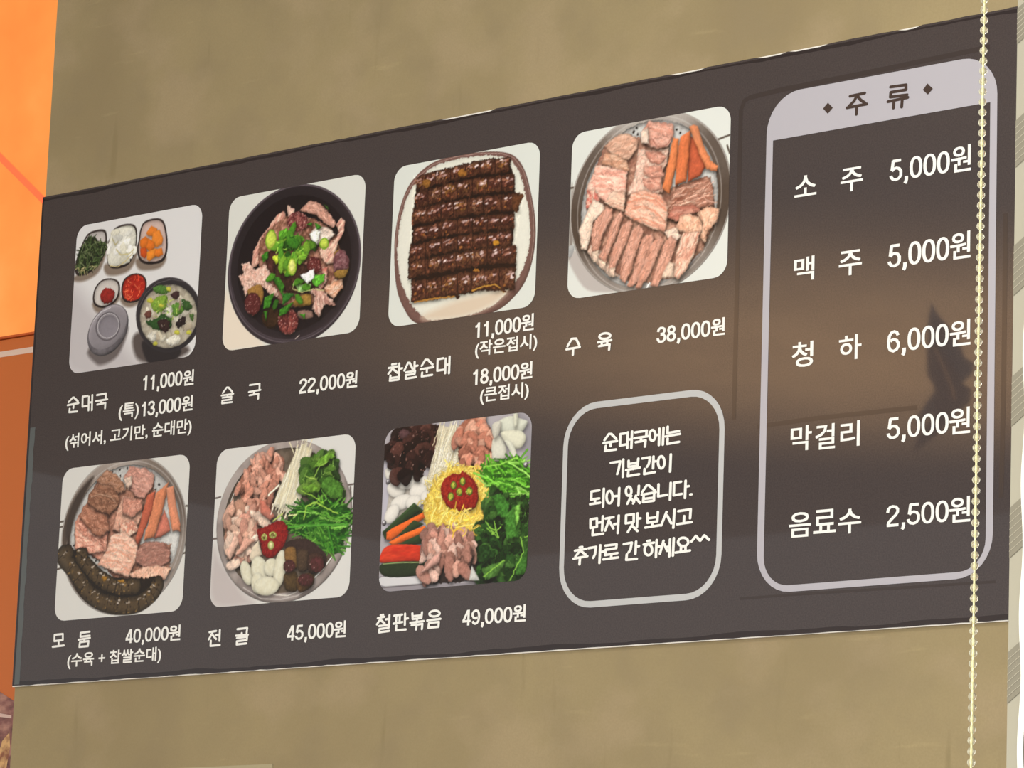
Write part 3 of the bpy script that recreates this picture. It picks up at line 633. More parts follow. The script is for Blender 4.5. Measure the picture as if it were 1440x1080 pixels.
steamer_bg(p, [1268.5,681.9,1269.3,719.4,1275.6,746.8,1295.7,788,1334.4,824.7,1374.2,834.5,1418.4,841.8,1464.4,840.4,1502.6,833.4,1529.4,818.8,1551.8,797.1,1572,769.7,1584.1,737.5,1588,706.7,1584.8,664.7,1573.5,624,1550.8,593.7,1515.2,566.3,1481.9,555.2,1429,553.2,1375.1,560.2,1335.5,581.8,1303,612.1,1280.1,639.8],
           [1287.3,685.7,1294.2,728.6,1312.5,763.6,1338.6,796.9,1373.6,819.9,1418.9,828.7,1464.9,827.3,1499.5,814.1,1530.5,784.9,1551.2,745.2,1562.2,704.2,1562.3,664.7,1546.9,624.4,1519,588.5,1481.4,570.4,1436.3,560.6,1390.1,570.1,1338.6,600,1304,633.7], (78, 65, 56), (178, 170, 162),
           ([1564.2,780.6,1585.6,784.1], [1266.7,743,1273,743.4], [1581.3,768.3,1586.5,755.4]))
p.line([1302,683.8,1306.4,720.7,1326.5,755.4], 2.4, (176, 172, 168)); p.line([1376.8,818.5,1415.1,827.4,1461.1,826,1495.7,814.7], 1.8, (150, 144, 140)); p.line([1510.9,583.5,1536.2,610.6,1546.6,633.5], 5, (150, 146, 146))
for x, y in (([1394.2,817.4]), ([1402.2,811.6]), ([1388.6,812]), ([1488.5,801.9]), ([1480.8,807.7]), ([1392.5,761.7]), ([1391.5,755.6]), ([1399.9,822.2])):
    p.poly(E(x, y, 2.2, 0, 0, 2.2), (44, 38, 36), edge=0, light=0)
food = [1293.4,747.5,1333.9,817,1411,833.6,1480.2,823.2,1565.5,740.2,1571.7,660.5,1547.5,606.2,1489.1,564.9,1405.8,559.6,1306.8,614.7,1285.4,654.7]
p.poly([1305.5,742.7,1335.2,804.2,1369.1,814.9,1408.2,806,1428.7,824.7,1471,816.8,1468.5,778.6,1465.9,711.3,1483.8,718,1549.3,722.7,1560.1,674.1,1564.5,652.3,1539.9,610.1,1488.9,571,1405.5,567.3,1318.2,622.6,1294.4,647.3,1310.8,707.6], (196, 152, 130), smooth=False, col2=(150, 106, 90), edge=.3, ns=.2, size=7, rag=3)
meat(p, [1335.2,802.7,1349.7,813.1,1369.7,819.2,1388.6,813.9,1404.4,802.8,1401.9,787.7,1387,774.3,1368.8,773.8,1350.8,785.7], (204, 158, 134), (224, 184, 160), vec=(54.3,4.6), size=4)
meat(p, [1329.7,773.7,1335.7,792.3,1362.5,785.3,1384.8,769,1387.7,754.3,1369.5,754.4,1348.4,767.3], (198, 146, 118), (226, 186, 160), vec=(51.2,-16.7), size=3)
meat(p, [1302.3,743.1,1312,756.8,1318.3,774.4,1348.4,767.3,1383.9,753.6,1383,725.8,1379.9,696.8,1354.1,701.1,1330.1,716.8,1300.7,713.6], (232, 168, 148), (244, 208, 188), vec=(70.8,-12.9), size=4)
meat(p, [1301.9,733.8,1319.5,734.5,1330.2,714.3,1301.2,702.6], (214, 124, 110)); meat(p, [1353.1,726.8,1382.3,722.8,1380.2,689,1362.1,696,1338.1,710.1], (226, 178, 154), vec=(43,-5.8), size=3)
meat(p, [1405,788.5,1443.7,779.7,1466.5,782,1464.3,757.6,1453.6,737.6,1458.4,709.3,1430.9,709.9,1384.5,716.3,1398.9,745.3,1401.9,766.5], (236, 206, 186), (222, 176, 156), size=4)
for q in ([1416.7,783,1451.4,776.5,1463.2,767,1452.1,756.3,1429,762.7], [1415.7,758.4,1452.2,754.7,1460.5,736.6,1437.7,733.7,1418.2,742.6], [1414.5,738.4,1452.9,736.2,1454.3,716,1434.5,715,1418.9,723.9]): meat(p, q, (204, 142, 122), (220, 170, 150), vec=(42.5,-12.3), size=3, shadow=.2)
meat(p, [1407.2,810.8,1423.4,830.8,1449.7,825.3,1475.1,817.8,1475.7,801.6,1467.1,784.4,1443.6,781.6,1420.3,791.8], (208, 148, 128), (224, 176, 158), vec=(50.3,-16.8), size=4); meat(p, [1407.1,815.5,1423.1,819.3,1425.9,794.1,1410.5,794.8], (238, 214, 196))
p.line([1429.5,802.9,1443.5,785.3,1462.5,787.2,1471.6,798.2], 1.6, (150, 92, 78), alpha=.8)
meat(p, [1380.3,684.3,1385.1,702.2,1393,718.2,1419.1,719.6,1453.9,706.8,1468.3,686.4,1467.6,662,1462.1,646.8,1440.6,652.7,1405.6,669.6], (240, 200, 176), (222, 160, 136), vec=(70.1,-34), size=3, ratio=6.)
for q in ([1393.2,690.3,1416.2,693.4,1439.5,684.2,1463,662.6], [1386.9,703.5,1411.9,706.3,1442.7,699.1,1466.2,680.6], [1401.6,673.8,1420.7,674.3,1448,658.5], [1403.9,713.6,1430.9,709.9,1458.2,693.9]): p.line(q, 1.8, (206, 128, 100), alpha=.8, soft=2)
meat(p, [1467.4,668.2,1470.4,690.7,1484.6,717.3,1522.1,721.9,1544.4,724.9,1556.1,707.4,1558.6,676.7,1531.1,674.4,1504.3,669.4,1485.8,659.6], (186, 138, 118), (150, 102, 84), vec=(71,8.7), size=3, ns=.25)
p.strands([1473.6,685.7,1487.7,714.4,1544,715.8,1552.5,681.2], 26, 26, 1.5, [(120, 76, 62), (226, 188, 166), (214, 168, 148)], vec=(67.4,6.1), jit=.25, curl=.2)
meat(p, [1466.7,667.7,1478.2,685.1,1523.4,681.5,1535,670.8,1501.4,666.1,1486.6,659.5], (190, 122, 104), (206, 150, 130), vec=(60.1,1.1))
def slab(q, c, vec=None, **k): p.poly(q, c, smooth=False, edge=.28, ed=2.2, light=.3, ns=.08, size=5, vec=vec, shadow=.5, soft=.9, **k)
slab([1509.6,794.1,1523.9,780.4,1540.2,740.7,1528.7,726.5,1505.6,719.6,1505.9,757.8], (192, 98, 68)); slab([1474.3,796.3,1485.8,793.3,1483.4,751.8,1469.9,706.5,1455.9,715.7,1463.2,745.5], (216, 130, 84), (-16.2,-80.8))
slab([1488.8,794.8,1509.6,804,1507.3,760.7,1502.6,722.2,1480.8,719.1,1482.6,755], (208, 118, 76), (-16.2,-80.6)); slab([1505.3,809.5,1514.6,811.2,1523,807.5,1535.3,775,1550.4,747.8,1565.6,737.1,1562.1,729.1,1543.3,734.8,1530.8,754.3,1517.4,783.2], (224, 140, 96), (32.2,-69))
meat(p, [1483.2,647.8,1493.1,668.4,1512.6,668.9,1535.3,659.2,1539.8,637.4,1524.9,635.7,1505.4,637.3], (230, 176, 146), (238, 192, 164)); meat(p, [1526.1,668,1545.2,676.1,1569.1,670.5,1565.4,649.2,1547.2,636.4,1543.4,617.3,1531.9,628.7,1537.9,649.2], (232, 178, 148), (240, 200, 172))
meat(p, [1461.7,647.5,1486.1,652,1494.2,634.2,1479.7,617.7], (240, 214, 196)); meat(p, [1487.4,613.7,1498.5,640.3,1533.1,637.1,1525.8,608.9,1511.7,583.4,1493.5,566.8,1481.3,571.3,1485,595.8], (212, 152, 130), vec=(-35.3,-65.4), size=4)
meat(p, [1288,670,1302.5,699.3,1315.1,718.9,1335.1,709,1340.2,696.8,1316.6,681.2,1312.9,656.8,1305.9,635,1293.1,640.7], (242, 220, 200), (236, 206, 184), ns=.06)
meat(p, [1306,633.4,1317.2,647.6,1337.5,629.5,1351.9,609.1,1374.1,584.9,1354.7,587.2,1326.4,612.3], (238, 210, 190), (224, 186, 164))
fs = ([1314.5,666.6,1321.6,684.3,1343.2,700.7,1357.3,697.6,1355.6,682.3,1340.9,659.4,1330.3,631.9,1315.9,632.2], [1328.4,621.3,1344,640.4,1355,676.8,1372.4,690.6,1378.9,682.3,1368.3,655.9,1353.8,629.9,1346,609.2], [1351.1,599.4,1357,627,1375.5,667.9,1394.6,675.3,1398.7,667.4,1388.2,641,1373.7,615.1,1362.2,594],
      [1375,581.1,1377,609.1,1395.3,656.1,1410.3,665.9,1423.1,652.5,1408.2,620,1397.8,590.6,1386.1,572.7], [1389.4,568.3,1401.6,590.7,1418.8,643.8,1437.7,648.2,1442.7,637.1,1427.7,608.4,1417.3,579,1402.6,564.6], [1407.2,563.1,1417,588.9,1434.6,629.6,1457,641.4,1461.9,631.6,1450.5,608.6,1432.7,577.2,1417.3,559.8], [1437,563.5,1447.4,591.3,1461.2,629.2,1476,638.9,1488.4,628.8,1477.4,599.2,1463,576.6,1451.6,558.8])
for q in fs: meat(p, q, (204, 148, 126), (216, 166, 146), vec=(31.6,79), size=3.2, edge=.42, light=.25, shadow=.5)
for q in ([1315.9,632.2,1329.5,633.6,1328.3,615.1,1320.4,616.1], [1329.3,619.7,1345.9,613,1343.3,600.9,1332.6,605.3], [1352.2,599.8,1365.7,601.3,1364.4,586,1354.6,590.3], [1458.6,574.7,1472.9,597.3,1484.4,592.8,1481.3,571.9,1462.5,571.2]): meat(p, q, (238, 212, 188), shadow=.2)
p.line([1430.6,561.3,1434.9,569], 2.6, (244, 240, 234))
p.crisp(food, 1.8, 7, .08, 1.12)
p.to_object(board, 'printed photo of sliced boiled pork with orange liver on a round steamer')

# --- mixed platter: pork with two curved lengths of sausage
p = Print((101.5, 426.5, 112, 386), (220, 218, 211))
steamer_bg(p, [108.4,260.3,111.8,303.2,130.3,338.9,163.7,367,210.8,387.7,260.6,392.6,313,390.5,353.7,377.9,387.6,349.6,414.4,310.2,425.7,273.4,424.9,228.6,410.6,193.9,383.7,158.4,346.9,127.8,309.3,114.1,257.3,114.1,203.6,127.2,156.5,160.5,126.4,197.5],
           [129.2,258.8,138.8,302.7,162.8,335.7,197.1,360.6,240.1,374.5,287.9,378.7,332.1,368.2,366.6,345.3,395.6,311.7,410.4,274.5,409.3,232.7,395.1,197.9,369.4,166.7,333.1,139.1,282.1,130.1,211.1,143.5,164.2,173.7,138.6,212.1], (84, 70, 60), (170, 158, 148),
           ([100.3,290.5,110.2,291], [101.1,280.9,109.2,281.8], [101,205.3,113,207], [422.4,294.6,425.8,294.3], [421.1,288.7,428.3,216.5], [419,211.2,426.9,213]), .35, .5)
p.poly([118.5,262.6,122,299.4,139.6,334.4,168.7,359.8,183.5,363.8,159.7,330.4,140.1,298,129.8,261.8,134.2,236.9], (66, 54, 46), edge=0, light=0, soft=7)
for x, y in (([231.7,370.6]), ([250.4,372.7]), ([269.1,373.5]), ([252.2,361.5]), ([351.7,337.5]), ([343.8,329.7]), ([247.7,314.8]), ([234.1,309.8]), ([225.6,232.4]), ([213.7,216.2]), ([201.6,213.9]), ([143,263.9]), ([142.8,246.1]), ([299.3,237.5]), ([242,182.1])):
    p.poly(E(x, y, 2.1, 0, 0, 2.1), (44, 38, 36), edge=0, light=0)
food = [113.9,238.3,152,315.6,217.8,377.9,331.6,374.3,417.9,253,397.5,188.8,354.1,143.8,309.2,115.1,248.3,117.1,156.3,162]
p.poly([145.4,288.4,193,356.9,218.2,373.2,265.4,334.2,275.2,374.6,339.7,353.9,339.6,328.2,312.4,236.6,389.9,231.1,391.1,189.2,314.1,161.2,251.8,180.3,195.7,220.4,145.2,239.2], (190, 140, 118), smooth=False, col2=(140, 98, 80), edge=.3, ns=.2, size=7, rag=3)
meat(p, [189.4,358.1,216.2,375.6,241.8,365.1,262.6,346.6,266.2,334.1,249.2,328.8,224.9,346,197.9,351.3], (164, 120, 94), (186, 144, 120), vec=(62.9,-14.3), size=3, fib=2.6)
meat(p, [140.3,285.7,149.7,300.3,170,314.2,188.7,303.5,231.5,266.7,228.1,254.1,226.6,230.5,214.9,212.4,186.3,226.6,144.3,239.3], (206, 138, 116), (232, 182, 160), vec=(78,-30.1), size=3, fib=2.6)
meat(p, [150,297.2,161,314.9,173.9,320,225,291.6,232.4,266,210.4,256,187.6,263.8], (168, 114, 90), (190, 140, 116), vec=(69,-29.7), size=3, fib=2.6)
meat(p, [170.5,318.7,172.6,335.5,197.9,351.3,230.2,345.6,254.1,322.3,250.9,307.3,230.2,293,193.8,305.6], (140, 98, 76), (166, 124, 100), vec=(72.2,-17.9), size=3, fib=2.6); p.line([179.8,328.8,203.9,333,231.1,324.7,245.1,314.4], 2, (196, 164, 140), alpha=.7, soft=2)
meat(p, [141.7,279.4,170.3,258.9,206.7,247.1,225.7,230.5,190.7,226.9,145.2,239.2], (218, 150, 128), (240, 196, 174), vec=(73,-23.5), size=3)
meat(p, [260.8,357.4,275.9,376.6,315.5,370.2,340.4,355.4,335.7,334,314.8,314.4,292.5,322.3,273.7,339], (194, 142, 126), (212, 164, 148), vec=(62.1,-17.3), size=4); meat(p, [260.8,357.4,280.8,358.8,282.3,340.4,269.4,338.4], (232, 206, 188))
meat(p, [240.3,266,246.9,292.9,261.7,325.9,315,312,313.7,284.8,297.4,261.2,267.2,258], (224, 182, 158), (210, 158, 136)); meat(p, [262,322.2,310.5,313.9,314,296.9,286.9,283.8,262,294.8], (196, 136, 116), (212, 160, 140), size=3); meat(p, [256.9,277,295.9,280.1,306.1,261.2,281.1,247.9,260.7,258.5], (212, 146, 124))
meat(p, [206.6,206.9,226.6,230.5,237.6,256.5,271.3,261.3,308.9,236.8,306.5,212.9,287.6,179.5,255.5,188.5], (242, 206, 184), (226, 172, 148), vec=(79.5,-11.4), size=3, ratio=6.)
for q in ([233.5,242.2,263.9,246.1,300.3,225.4], [226,227.5,261,228.1,297.4,207.5], [222.8,212.5,253.7,210.4,285.8,190.1]): p.line(q, 1.8, (212, 144, 116), alpha=.8, soft=2)
slab([323.8,321,344.8,327.8,338.8,295,316.6,248.4,306.5,234,300.3,246.5,312.8,284.9], (184, 100, 76)); slab([369,292.7,383.7,267.5,386.4,254.7,363.3,244.4,346.3,242.6,360.7,278.3], (202, 124, 104))
slab([345.2,322.3,376.3,340.9,371.6,313.6,361.3,281.2,346.9,246.2,320.6,241.4,330.9,274.5], (208, 134, 98), (-35.8,-90.7)); slab([370.3,330.2,388.9,332.6,398.5,296.4,411.3,262.5,412.2,251,392.5,253.1,381.7,282.7], (220, 146, 112))
meat(p, [303.8,225.1,326,239.2,369.1,235.6,391.7,219,388.9,200.7,367.6,190.2,328.8,192.7,304.2,203.4], (186, 140, 124), (158, 112, 98), vec=(77.1,0.7), size=3, ns=.22, fib=2.6)
meat(p, [288.4,185.4,324.3,195.1,359.5,194.9,394.9,188.9,382.7,171.2,366.3,163.3,336,156.3,313.9,163.7], (228, 178, 152), (238, 196, 172))
def links(q, wd, n, base=(74, 61, 44)):
    P = pairs(q); Q = [tuple(v) for v in spline(P + [P[-1]], 8)[:8*(len(P)-1)]]
    p.line(Q, wd+2, (34, 27, 20), light=.1, soft=2); p.line(Q, wd, base, light=.55)
    for i in range(n):
        x, y = Q[int((i+.5)/n*(len(Q)-1))]; j = min(int((i+.5)/n*(len(Q)-1))+1, len(Q)-1); dx, dy = Q[j][0]-Q[j-1][0], Q[j][1]-Q[j-1][1]; l = math.hypot(dx, dy)+1e-6; nx, ny = -dy/l, dx/l
        p.line([x-nx*wd*.48, y-ny*wd*.48, x+nx*wd*.48, y+ny*wd*.48], 1.3, (30, 24, 18), light=0, alpha=.8)
        for _ in range(12):
            a, b = p.rnd.uniform(-.46, .42)*wd, p.rnd.uniform(-9, 9)
            p.poly(E(x+nx*a+dx/l*b, y+ny*a+dy/l*b, 1.8, 0, 0, 1.2), p.rnd.choice([(110, 90, 58), (46, 36, 26), (142, 112, 66), (92, 74, 50), (60, 48, 34)]), edge=0, light=0, soft=1.6, rag=2)
        for _ in range(2):
            a, b = p.rnd.uniform(.1, .34)*wd, p.rnd.uniform(-6, 6); s2 = 1 if ny > 0 else -1
            p.poly(E(x+nx*a*s2+dx/l*b, y+ny*a*s2+dy/l*b, 3.2, 0, 0, .9), (196, 184, 172), edge=0, light=0, soft=1.4, rag=1.5)
p.poly([116.4,235.1,163.7,231.8,211.1,195,265,179.4,312.9,176.3,368.9,172.7,350.1,141,308.7,121.1,261,122.4,202.7,137.9,156.1,165.1], (44, 34, 25), edge=.2, ns=.2, rag=3)
links([125.7,231.3,151.2,195.9,180.6,163.5,220,141.4,269,130.3,316.5,131.7,349.6,147,362.1,161.8], 31, 13)
links([166.5,224.9,191,197.9,228.2,174.2,266.3,163.6,310.6,162.7], 28, 9)
p.poly([218.5,185.4,234.2,181.4,225.9,175.9], (170, 124, 48), rag=2); p.poly([261,175.1,278.4,174.9,274.5,169.2], (180, 132, 52), rag=2)
p.crisp(food, 2.2, 7, .1, 1.12)
p.to_object(board, 'printed photo of mixed pork platter with two curved dark sausages along its lower edge')

# --- hot pot ready to boil
p = Print((493, 819.5, 113, 386), (220, 218, 212))
p.poly([499.7,118.7,495.1,210.8,518.1,190.8,573.2,135.5,595.9,113], (196, 186, 182), edge=0, light=0, soft=22)
for q in ([493.6,302,506.4,303.5], [493.5,231.8,504.3,231.6], [803.4,299.6,819.5,300.7], [814.8,218.3,819.7,218.5], [811.7,295.9,818.7,247.7]): p.line(q, 3, (96, 84, 78))
p.poly(fitell([500,244.2,503.5,290.1,524.4,328.5,556.5,360.3,598.6,378.8,648.7,386.6,703.1,382.9,746.2,367,781.6,338,803.9,305.5,815.8,268.8,818.2,229.9,805.8,194,779.6,159.5,740.8,129.6,704.1,114,663,110.5,616.8,114.7,571.3,137.5,534.7,173.8,508.9,209.8]), (172, 160, 153), col2=(150, 138, 132), edge=.3, ed=2, light=.3, ns=.06, size=30)
p.poly(fitell([516.4,243,519.8,285.8,538.7,321.2,568.8,349.4,605.8,366.2,651.7,372.9,701.9,370,740,354.5,769.1,329.4,790.4,300.7,800.4,270,801.8,234.1,790.5,200.7,766.8,169.6,731,143.1,698.9,130.7,661.9,127,621.9,131,582.7,150.1,550.9,179.5,525.2,210.2]), (112, 98, 84), col2=(86, 74, 60), edge=.2, light=-.25, ns=.1, size=14)
p.line([572.6,143.1,616.3,121.4,662.5,117.4,701.5,121.6,737.5,137.3], 2.2, (208, 200, 194), alpha=.7); p.line([734.8,146.4,758.3,162.7,775.5,180.9], 3, (228, 226, 220)); p.line([645.2,126.6,678.7,123,699.1,127.7], 2, (222, 216, 206)); p.line([549,326.5,539.6,308.8,532.1,294], 2, (210, 204, 196))
m1 = [546.8,315.9,552.9,332.3,578.9,356.2,620.4,369.5,650.4,360.8,656.2,349.6,649.7,321.3,625.4,295.8,637.6,270.6,585.3,265.4,557.7,295.1]
p.poly(m1, (176, 122, 102), edge=.3, rag=3, ns=.2)
p.bits(m1, 80, 14, [(216, 160, 138), (206, 146, 124), (228, 176, 154), (190, 130, 110)], asp=2.4, shadow=.45, ns=.16)
m2 = [520.3,248.9,530.5,286.5,557.6,296.6,581.4,271.8,624.1,253.4,596.8,233.5,585.7,198.4,548.8,179.6,525.3,208.7]
p.poly(m2, (190, 146, 124), edge=.3, rag=3); p.bits(m2, 60, 17, [(226, 188, 166), (214, 168, 146), (236, 208, 188), (198, 148, 130)], asp=1.9, shadow=.4, ns=.14)
slab([600.4,291.7,614.2,287.6,639.6,259.8,628.3,253.7,606.3,266.9], (196, 122, 104)); slab([526.6,202.5,546.8,237.7,557.7,221.7,537.2,192], (226, 186, 166)); slab([547.6,196.5,571.6,229.8,596.7,222,564.2,202.3], (214, 166, 146))
eno = [632.9,278.5,653.3,317.9,675.6,358.6,697.1,379.5,720.7,366.8,710.2,337.4,699,287,690.8,266.5,660.9,265.7]
p.poly(eno, (222, 212, 178), smooth=False, edge=.25, shadow=.5, ns=.1)
p.strands(eno, 120, 42, 1.7, [(238, 230, 204), (232, 223, 192), (220, 208, 172), (242, 236, 214)], vec=(38.8,105.9), jit=.06, curl=.06, light=.2)
p.line([665.6,384.4,677.3,364.5], 2, (226, 216, 180)); p.line([621.1,297.7,645.2,312.5], 4, (238, 228, 206))
for x, y in p.inside([632.8,280.1,693.1,281.4,691,263.4,661,264.2], 26): p.poly(E(x, y, 3.2, 0, 0, 2.6), (238, 230, 204), edge=.2, light=.15, shadow=.08)
gl = [706,337.8,721.1,360.7,742.2,352.8,766.4,358.2,775.9,349.9,772.5,326.1,796.7,297.2,794.3,270.5,751.5,270.8,704.8,292.5,697.2,314.3]
p.poly(gl, (62, 88, 36), edge=.25, rag=4, ns=.25)
p.bits(gl, 70, 20, [(80, 116, 46), (62, 98, 38), (108, 142, 62), (46, 76, 31)], asp=1.4, shadow=.5, ns=.14, rag=1.2)
p.strands(gl, 40, 13, 1.0, [(134, 168, 84), (40, 66, 26)], jit=1.2, curl=.8)
for q, c in (([743.4,301.5,748.8,313.1,762.8,318.5,785.9,307,796.8,295.7,793.7,279.5,775.5,278.5,756.6,286.9], (70, 110, 42)), ([742.2,352.8,762.3,359.5,775.9,349.9,763.1,346.5,747.3,337.3,722.8,334.9], (104, 146, 54)), ([699.9,305,724.4,309.1,745.5,301.3,737.8,292.9,708.8,295.2], (92, 128, 46))): leaf(q, c)
p.line([727.8,320.8,739,338,755.1,342.7], 1.8, (150, 186, 84)); p.line([707,322.6,732.2,316], 2, (160, 190, 90))
ch = [663.6,238.3,693.5,275.3,750.9,279.9,804.8,263.7,817.7,250.8,807.5,218.8,797,192.8,773.1,187,734.7,212.1,696.9,223.8]
p.poly(ch, (38, 70, 28), edge=.3, rag=5, ns=.2)
p.strands(ch, 190, 48, 2.8, [(64, 122, 40), (44, 96, 30), (96, 152, 58), (34, 74, 24), (120, 170, 78)], vec=(127.2,-3.5), jit=.42, curl=.2, light=.4)
p.strands([721.6,225.1,787.2,220.3,793,193.1,756.8,186.7,723.1,201], 40, 44, 2.6, [(64, 122, 40), (90, 146, 52), (40, 84, 28)], vec=(43.1,-35.9), jit=.5, light=.4)
p.line([662.7,239,712.4,239.2,761.8,236.5,808.6,234.2], 4.5, (84, 146, 56)); p.line([707.6,250.1,712.4,270.8,734.7,276.6,751.7,267.8,787.2,253.1], 2.4, (164, 196, 84)); p.line([717.3,195.4,722.7,207,738.7,214.8], 3, (122, 178, 70)); p.line([764.2,230.9,773.7,209.3,780.5,185], 3, (70, 136, 44)); p.line([698.2,299.1,725.8,287.9,751.3,273.8], 2.2, (150, 190, 76)); p.line([635.9,252.5,656.9,263], 2.6, (186, 200, 104)); p.line([671.8,258.9,691.2,259.8], 2.6, (220, 220, 160))
p.poly([599.1,237,619.6,244.6,648.5,251.5,665.6,245.7,671.9,225.6,660.8,205.3,636.8,189.5,616.2,195.7,607.7,216.6], (128, 24, 22), col2=(152, 36, 30), edge=.3, light=.2, ns=.25, size=3, shadow=.4, rag=2)
for q in (E(616.7,226,7.2,-0.5,0.4,-6.1), E(636.7,228.2,8.8,-0.6,0.4,-6.1)):
    p.poly(q, (182, 196, 96), edge=.25); p.poly(E(q[1], q[2], q[3]*.6, q[4]*.6, q[5]*.6, q[6]*.6), (108, 92, 40), edge=.1); p.dots(q, 6, 1.1, [(226, 220, 150)])
p.poly(E(633.3,210.9,7.6,-0.5,0.5,-7.6), (196, 204, 116), edge=.25); p.poly(E(633.3,210.9,3.8,-0.3,0.3,-4.6), (232, 228, 170), edge=.1)
slab([583.1,192.5,589.1,210.3,603.1,221.5,613.2,196.5,590.9,184.4], (226, 210, 184))
for q in (E(578.5,167.9,13,1.5,8.6,-21.1), E(608.7,171.1,19.1,0.7,6.2,-23.7), E(637.1,173.2,18.3,-3.5,-2.7,-15.3), E(656.9,169.4,14.2,-2.4,-4.1,-31.9), E(606,148.6,15.2,-1,1.3,-18.2), E(627.4,142.4,29.9,0.4,3.5,-16.4)):
    p.poly(q, (232, 228, 204), col2=(224, 218, 190), edge=.2, ed=3, light=.1, ns=.03, shadow=.35)
p.poly([670.6,213.7,713.9,217.2,752.1,196,765.4,180.1,754.2,163,699.1,190.6,669.6,198.7], (58, 42, 36), edge=.2, rag=2, ns=.2)
for q, c in (([667.3,201.9,690.9,202.6,697,172.8,694.4,167,671,177.5], (134, 98, 52)), ([695.8,196.9,720.2,195.8,723.2,174,722.3,163.6,700.9,162.9], (78, 60, 44)), ([668,159.7,696,161.5,699.7,130.7,678.2,130.5,670.2,138.5], (84, 64, 36)), ([698.3,151.7,734.1,157.8,736.2,137.4,711.5,126.4,700.9,132.1], (104, 74, 42)), ([723.9,188.9,752.6,188.5,760,174.5,754,166,734.3,155.4,722.2,165.1], (70, 48, 38))):
    p.poly(q, c, edge=.45, ed=3, light=.3, ns=.25, size=4, shadow=.4)
for q in (E(678.8,172.5,14.1,-0.9,0.7,-10.9), E(743.1,171.2,16.4,-1.1,0.9,-13.8), E(718.4,146.8,18.1,-1.2,0.7,-10.8)): slice_(q, (72, 40, 34), 4)
for q in (m1, m2, gl, ch): p.crisp(q, 1.8, 6, .1, 1.14)
p.to_object(board, 'printed photo of hot pot with white mushrooms, green chives and red sauce in a steel pan')

# --- iron plate stir fry
p = Print((885.5, 1203.5, 115.5, 386.5), (176, 170, 174))
p.poly([888.1,142.4,990.6,128.6,1083,118.3,1105.6,121.2,1183.9,123.3,1191.9,111.4,1022.5,107.8,889.8,113], (150, 144, 148), edge=0, light=0); p.poly([892.1,140.7,986.6,131.7,994.6,125.4,901,124], (214, 212, 212), edge=0, light=0); p.poly([1152.4,122.5,1187.6,124.5,1186.1,116.1,1152.7,115.4], (206, 204, 204), edge=0, light=0)
p.line([889.2,123.3,983.1,123.2,1082.8,122.7,1105.8,116.9], 2, (96, 90, 92)); p.poly([886.7,337.3,899.8,351,903.5,217.7,887.6,218.9], (190, 186, 196), edge=0, light=0, soft=8); p.poly([1167.8,388,1202.4,367.4,1203.8,295.6,1185.7,325.8], (150, 146, 152), edge=0, light=0, soft=10)
rice = [888.1,313.4,897.7,318.6,910.2,308.6,969.4,303.7,993.7,287,987.1,264.1,972.1,253.6,918.3,234.3,894.7,233.1,899.8,282.9]
p.poly(rice, (196, 188, 176), edge=.2)
for q in (E(899,309,8.8,1.7,6.1,-11.6), E(915.5,284.6,20.4,-4.3,-2.6,-14.3), E(940.6,293.7,25.9,2,3.7,-11.2), E(974.1,288.6,19.5,-1.6,0.7,-13), E(965.1,274.7,18.7,-6.5,-6.9,-15.4), E(928.6,261.4,23.3,6.1,7,-11.3), E(907.9,243.9,12,-5.9,-11,-14.5), E(956.2,259.3,16.6,6,8.4,-10.8), E(981.3,264.6,11.7,-0.9,0.6,-11.7)):
    p.poly(q, (236, 231, 220), edge=.2, ed=3, light=.1, ns=.03, shadow=.35)
mu = [888.2,346.1,910.3,375.3,921.7,384.6,943.3,386.2,1002.1,383.7,1003.4,359.5,999,332,981,320.3,970.5,297.7,945.7,307.1,916.8,295.7,906.2,309,910,324.9,890.7,337]
p.poly(mu, (46, 29, 27), edge=.3, rag=4, ns=.2)
p.bits(mu, 46, 26, [(66, 42, 38), (48, 30, 28), (80, 52, 46), (38, 24, 22)], asp=1.1, shadow=.5, ns=.2, light=.45, edge=.35); p.dots(mu, 46, 1.1, [(152, 116, 104), (180, 150, 140), (120, 84, 72)]); p.poly([916,379.2,931.7,382.2,940.1,372.6,922.6,368.2], (96, 70, 72), rag=2, ns=.2)
en = [1002.6,374.3,1008,382,1023.7,377.6,1045.1,375.6,1053.4,311.2,1039.9,289.1,986,284.7,990,319.6,998.9,348.1]
p.poly(en, (218, 208, 180), edge=.2, ns=.08); p.strands(en, 140, 46, 1.7, [(240, 233, 212), (228, 218, 190), (210, 198, 166)], vec=(26.6,82.6), jit=.1, curl=.06)
p.strands([981.6,293.9,1027.1,313.5,1050.6,305.6,1013.1,285.4,986.5,275.9], 40, 22, 1.6, [(226, 214, 170), (206, 190, 140)])
pm = [1044.2,370.4,1058.1,383.8,1069.3,388.6,1098.1,386.4,1100.4,376.9,1121,360.5,1121.2,308.3,1104.4,296.8,1054.1,312.6,1048.4,348.1]
p.poly(pm, (164, 108, 88), edge=.25, rag=3); p.bits(pm, 54, 19, [(214, 154, 130), (196, 132, 110), (226, 174, 150), (176, 116, 96)], asp=1.8, shadow=.5, ns=.15)
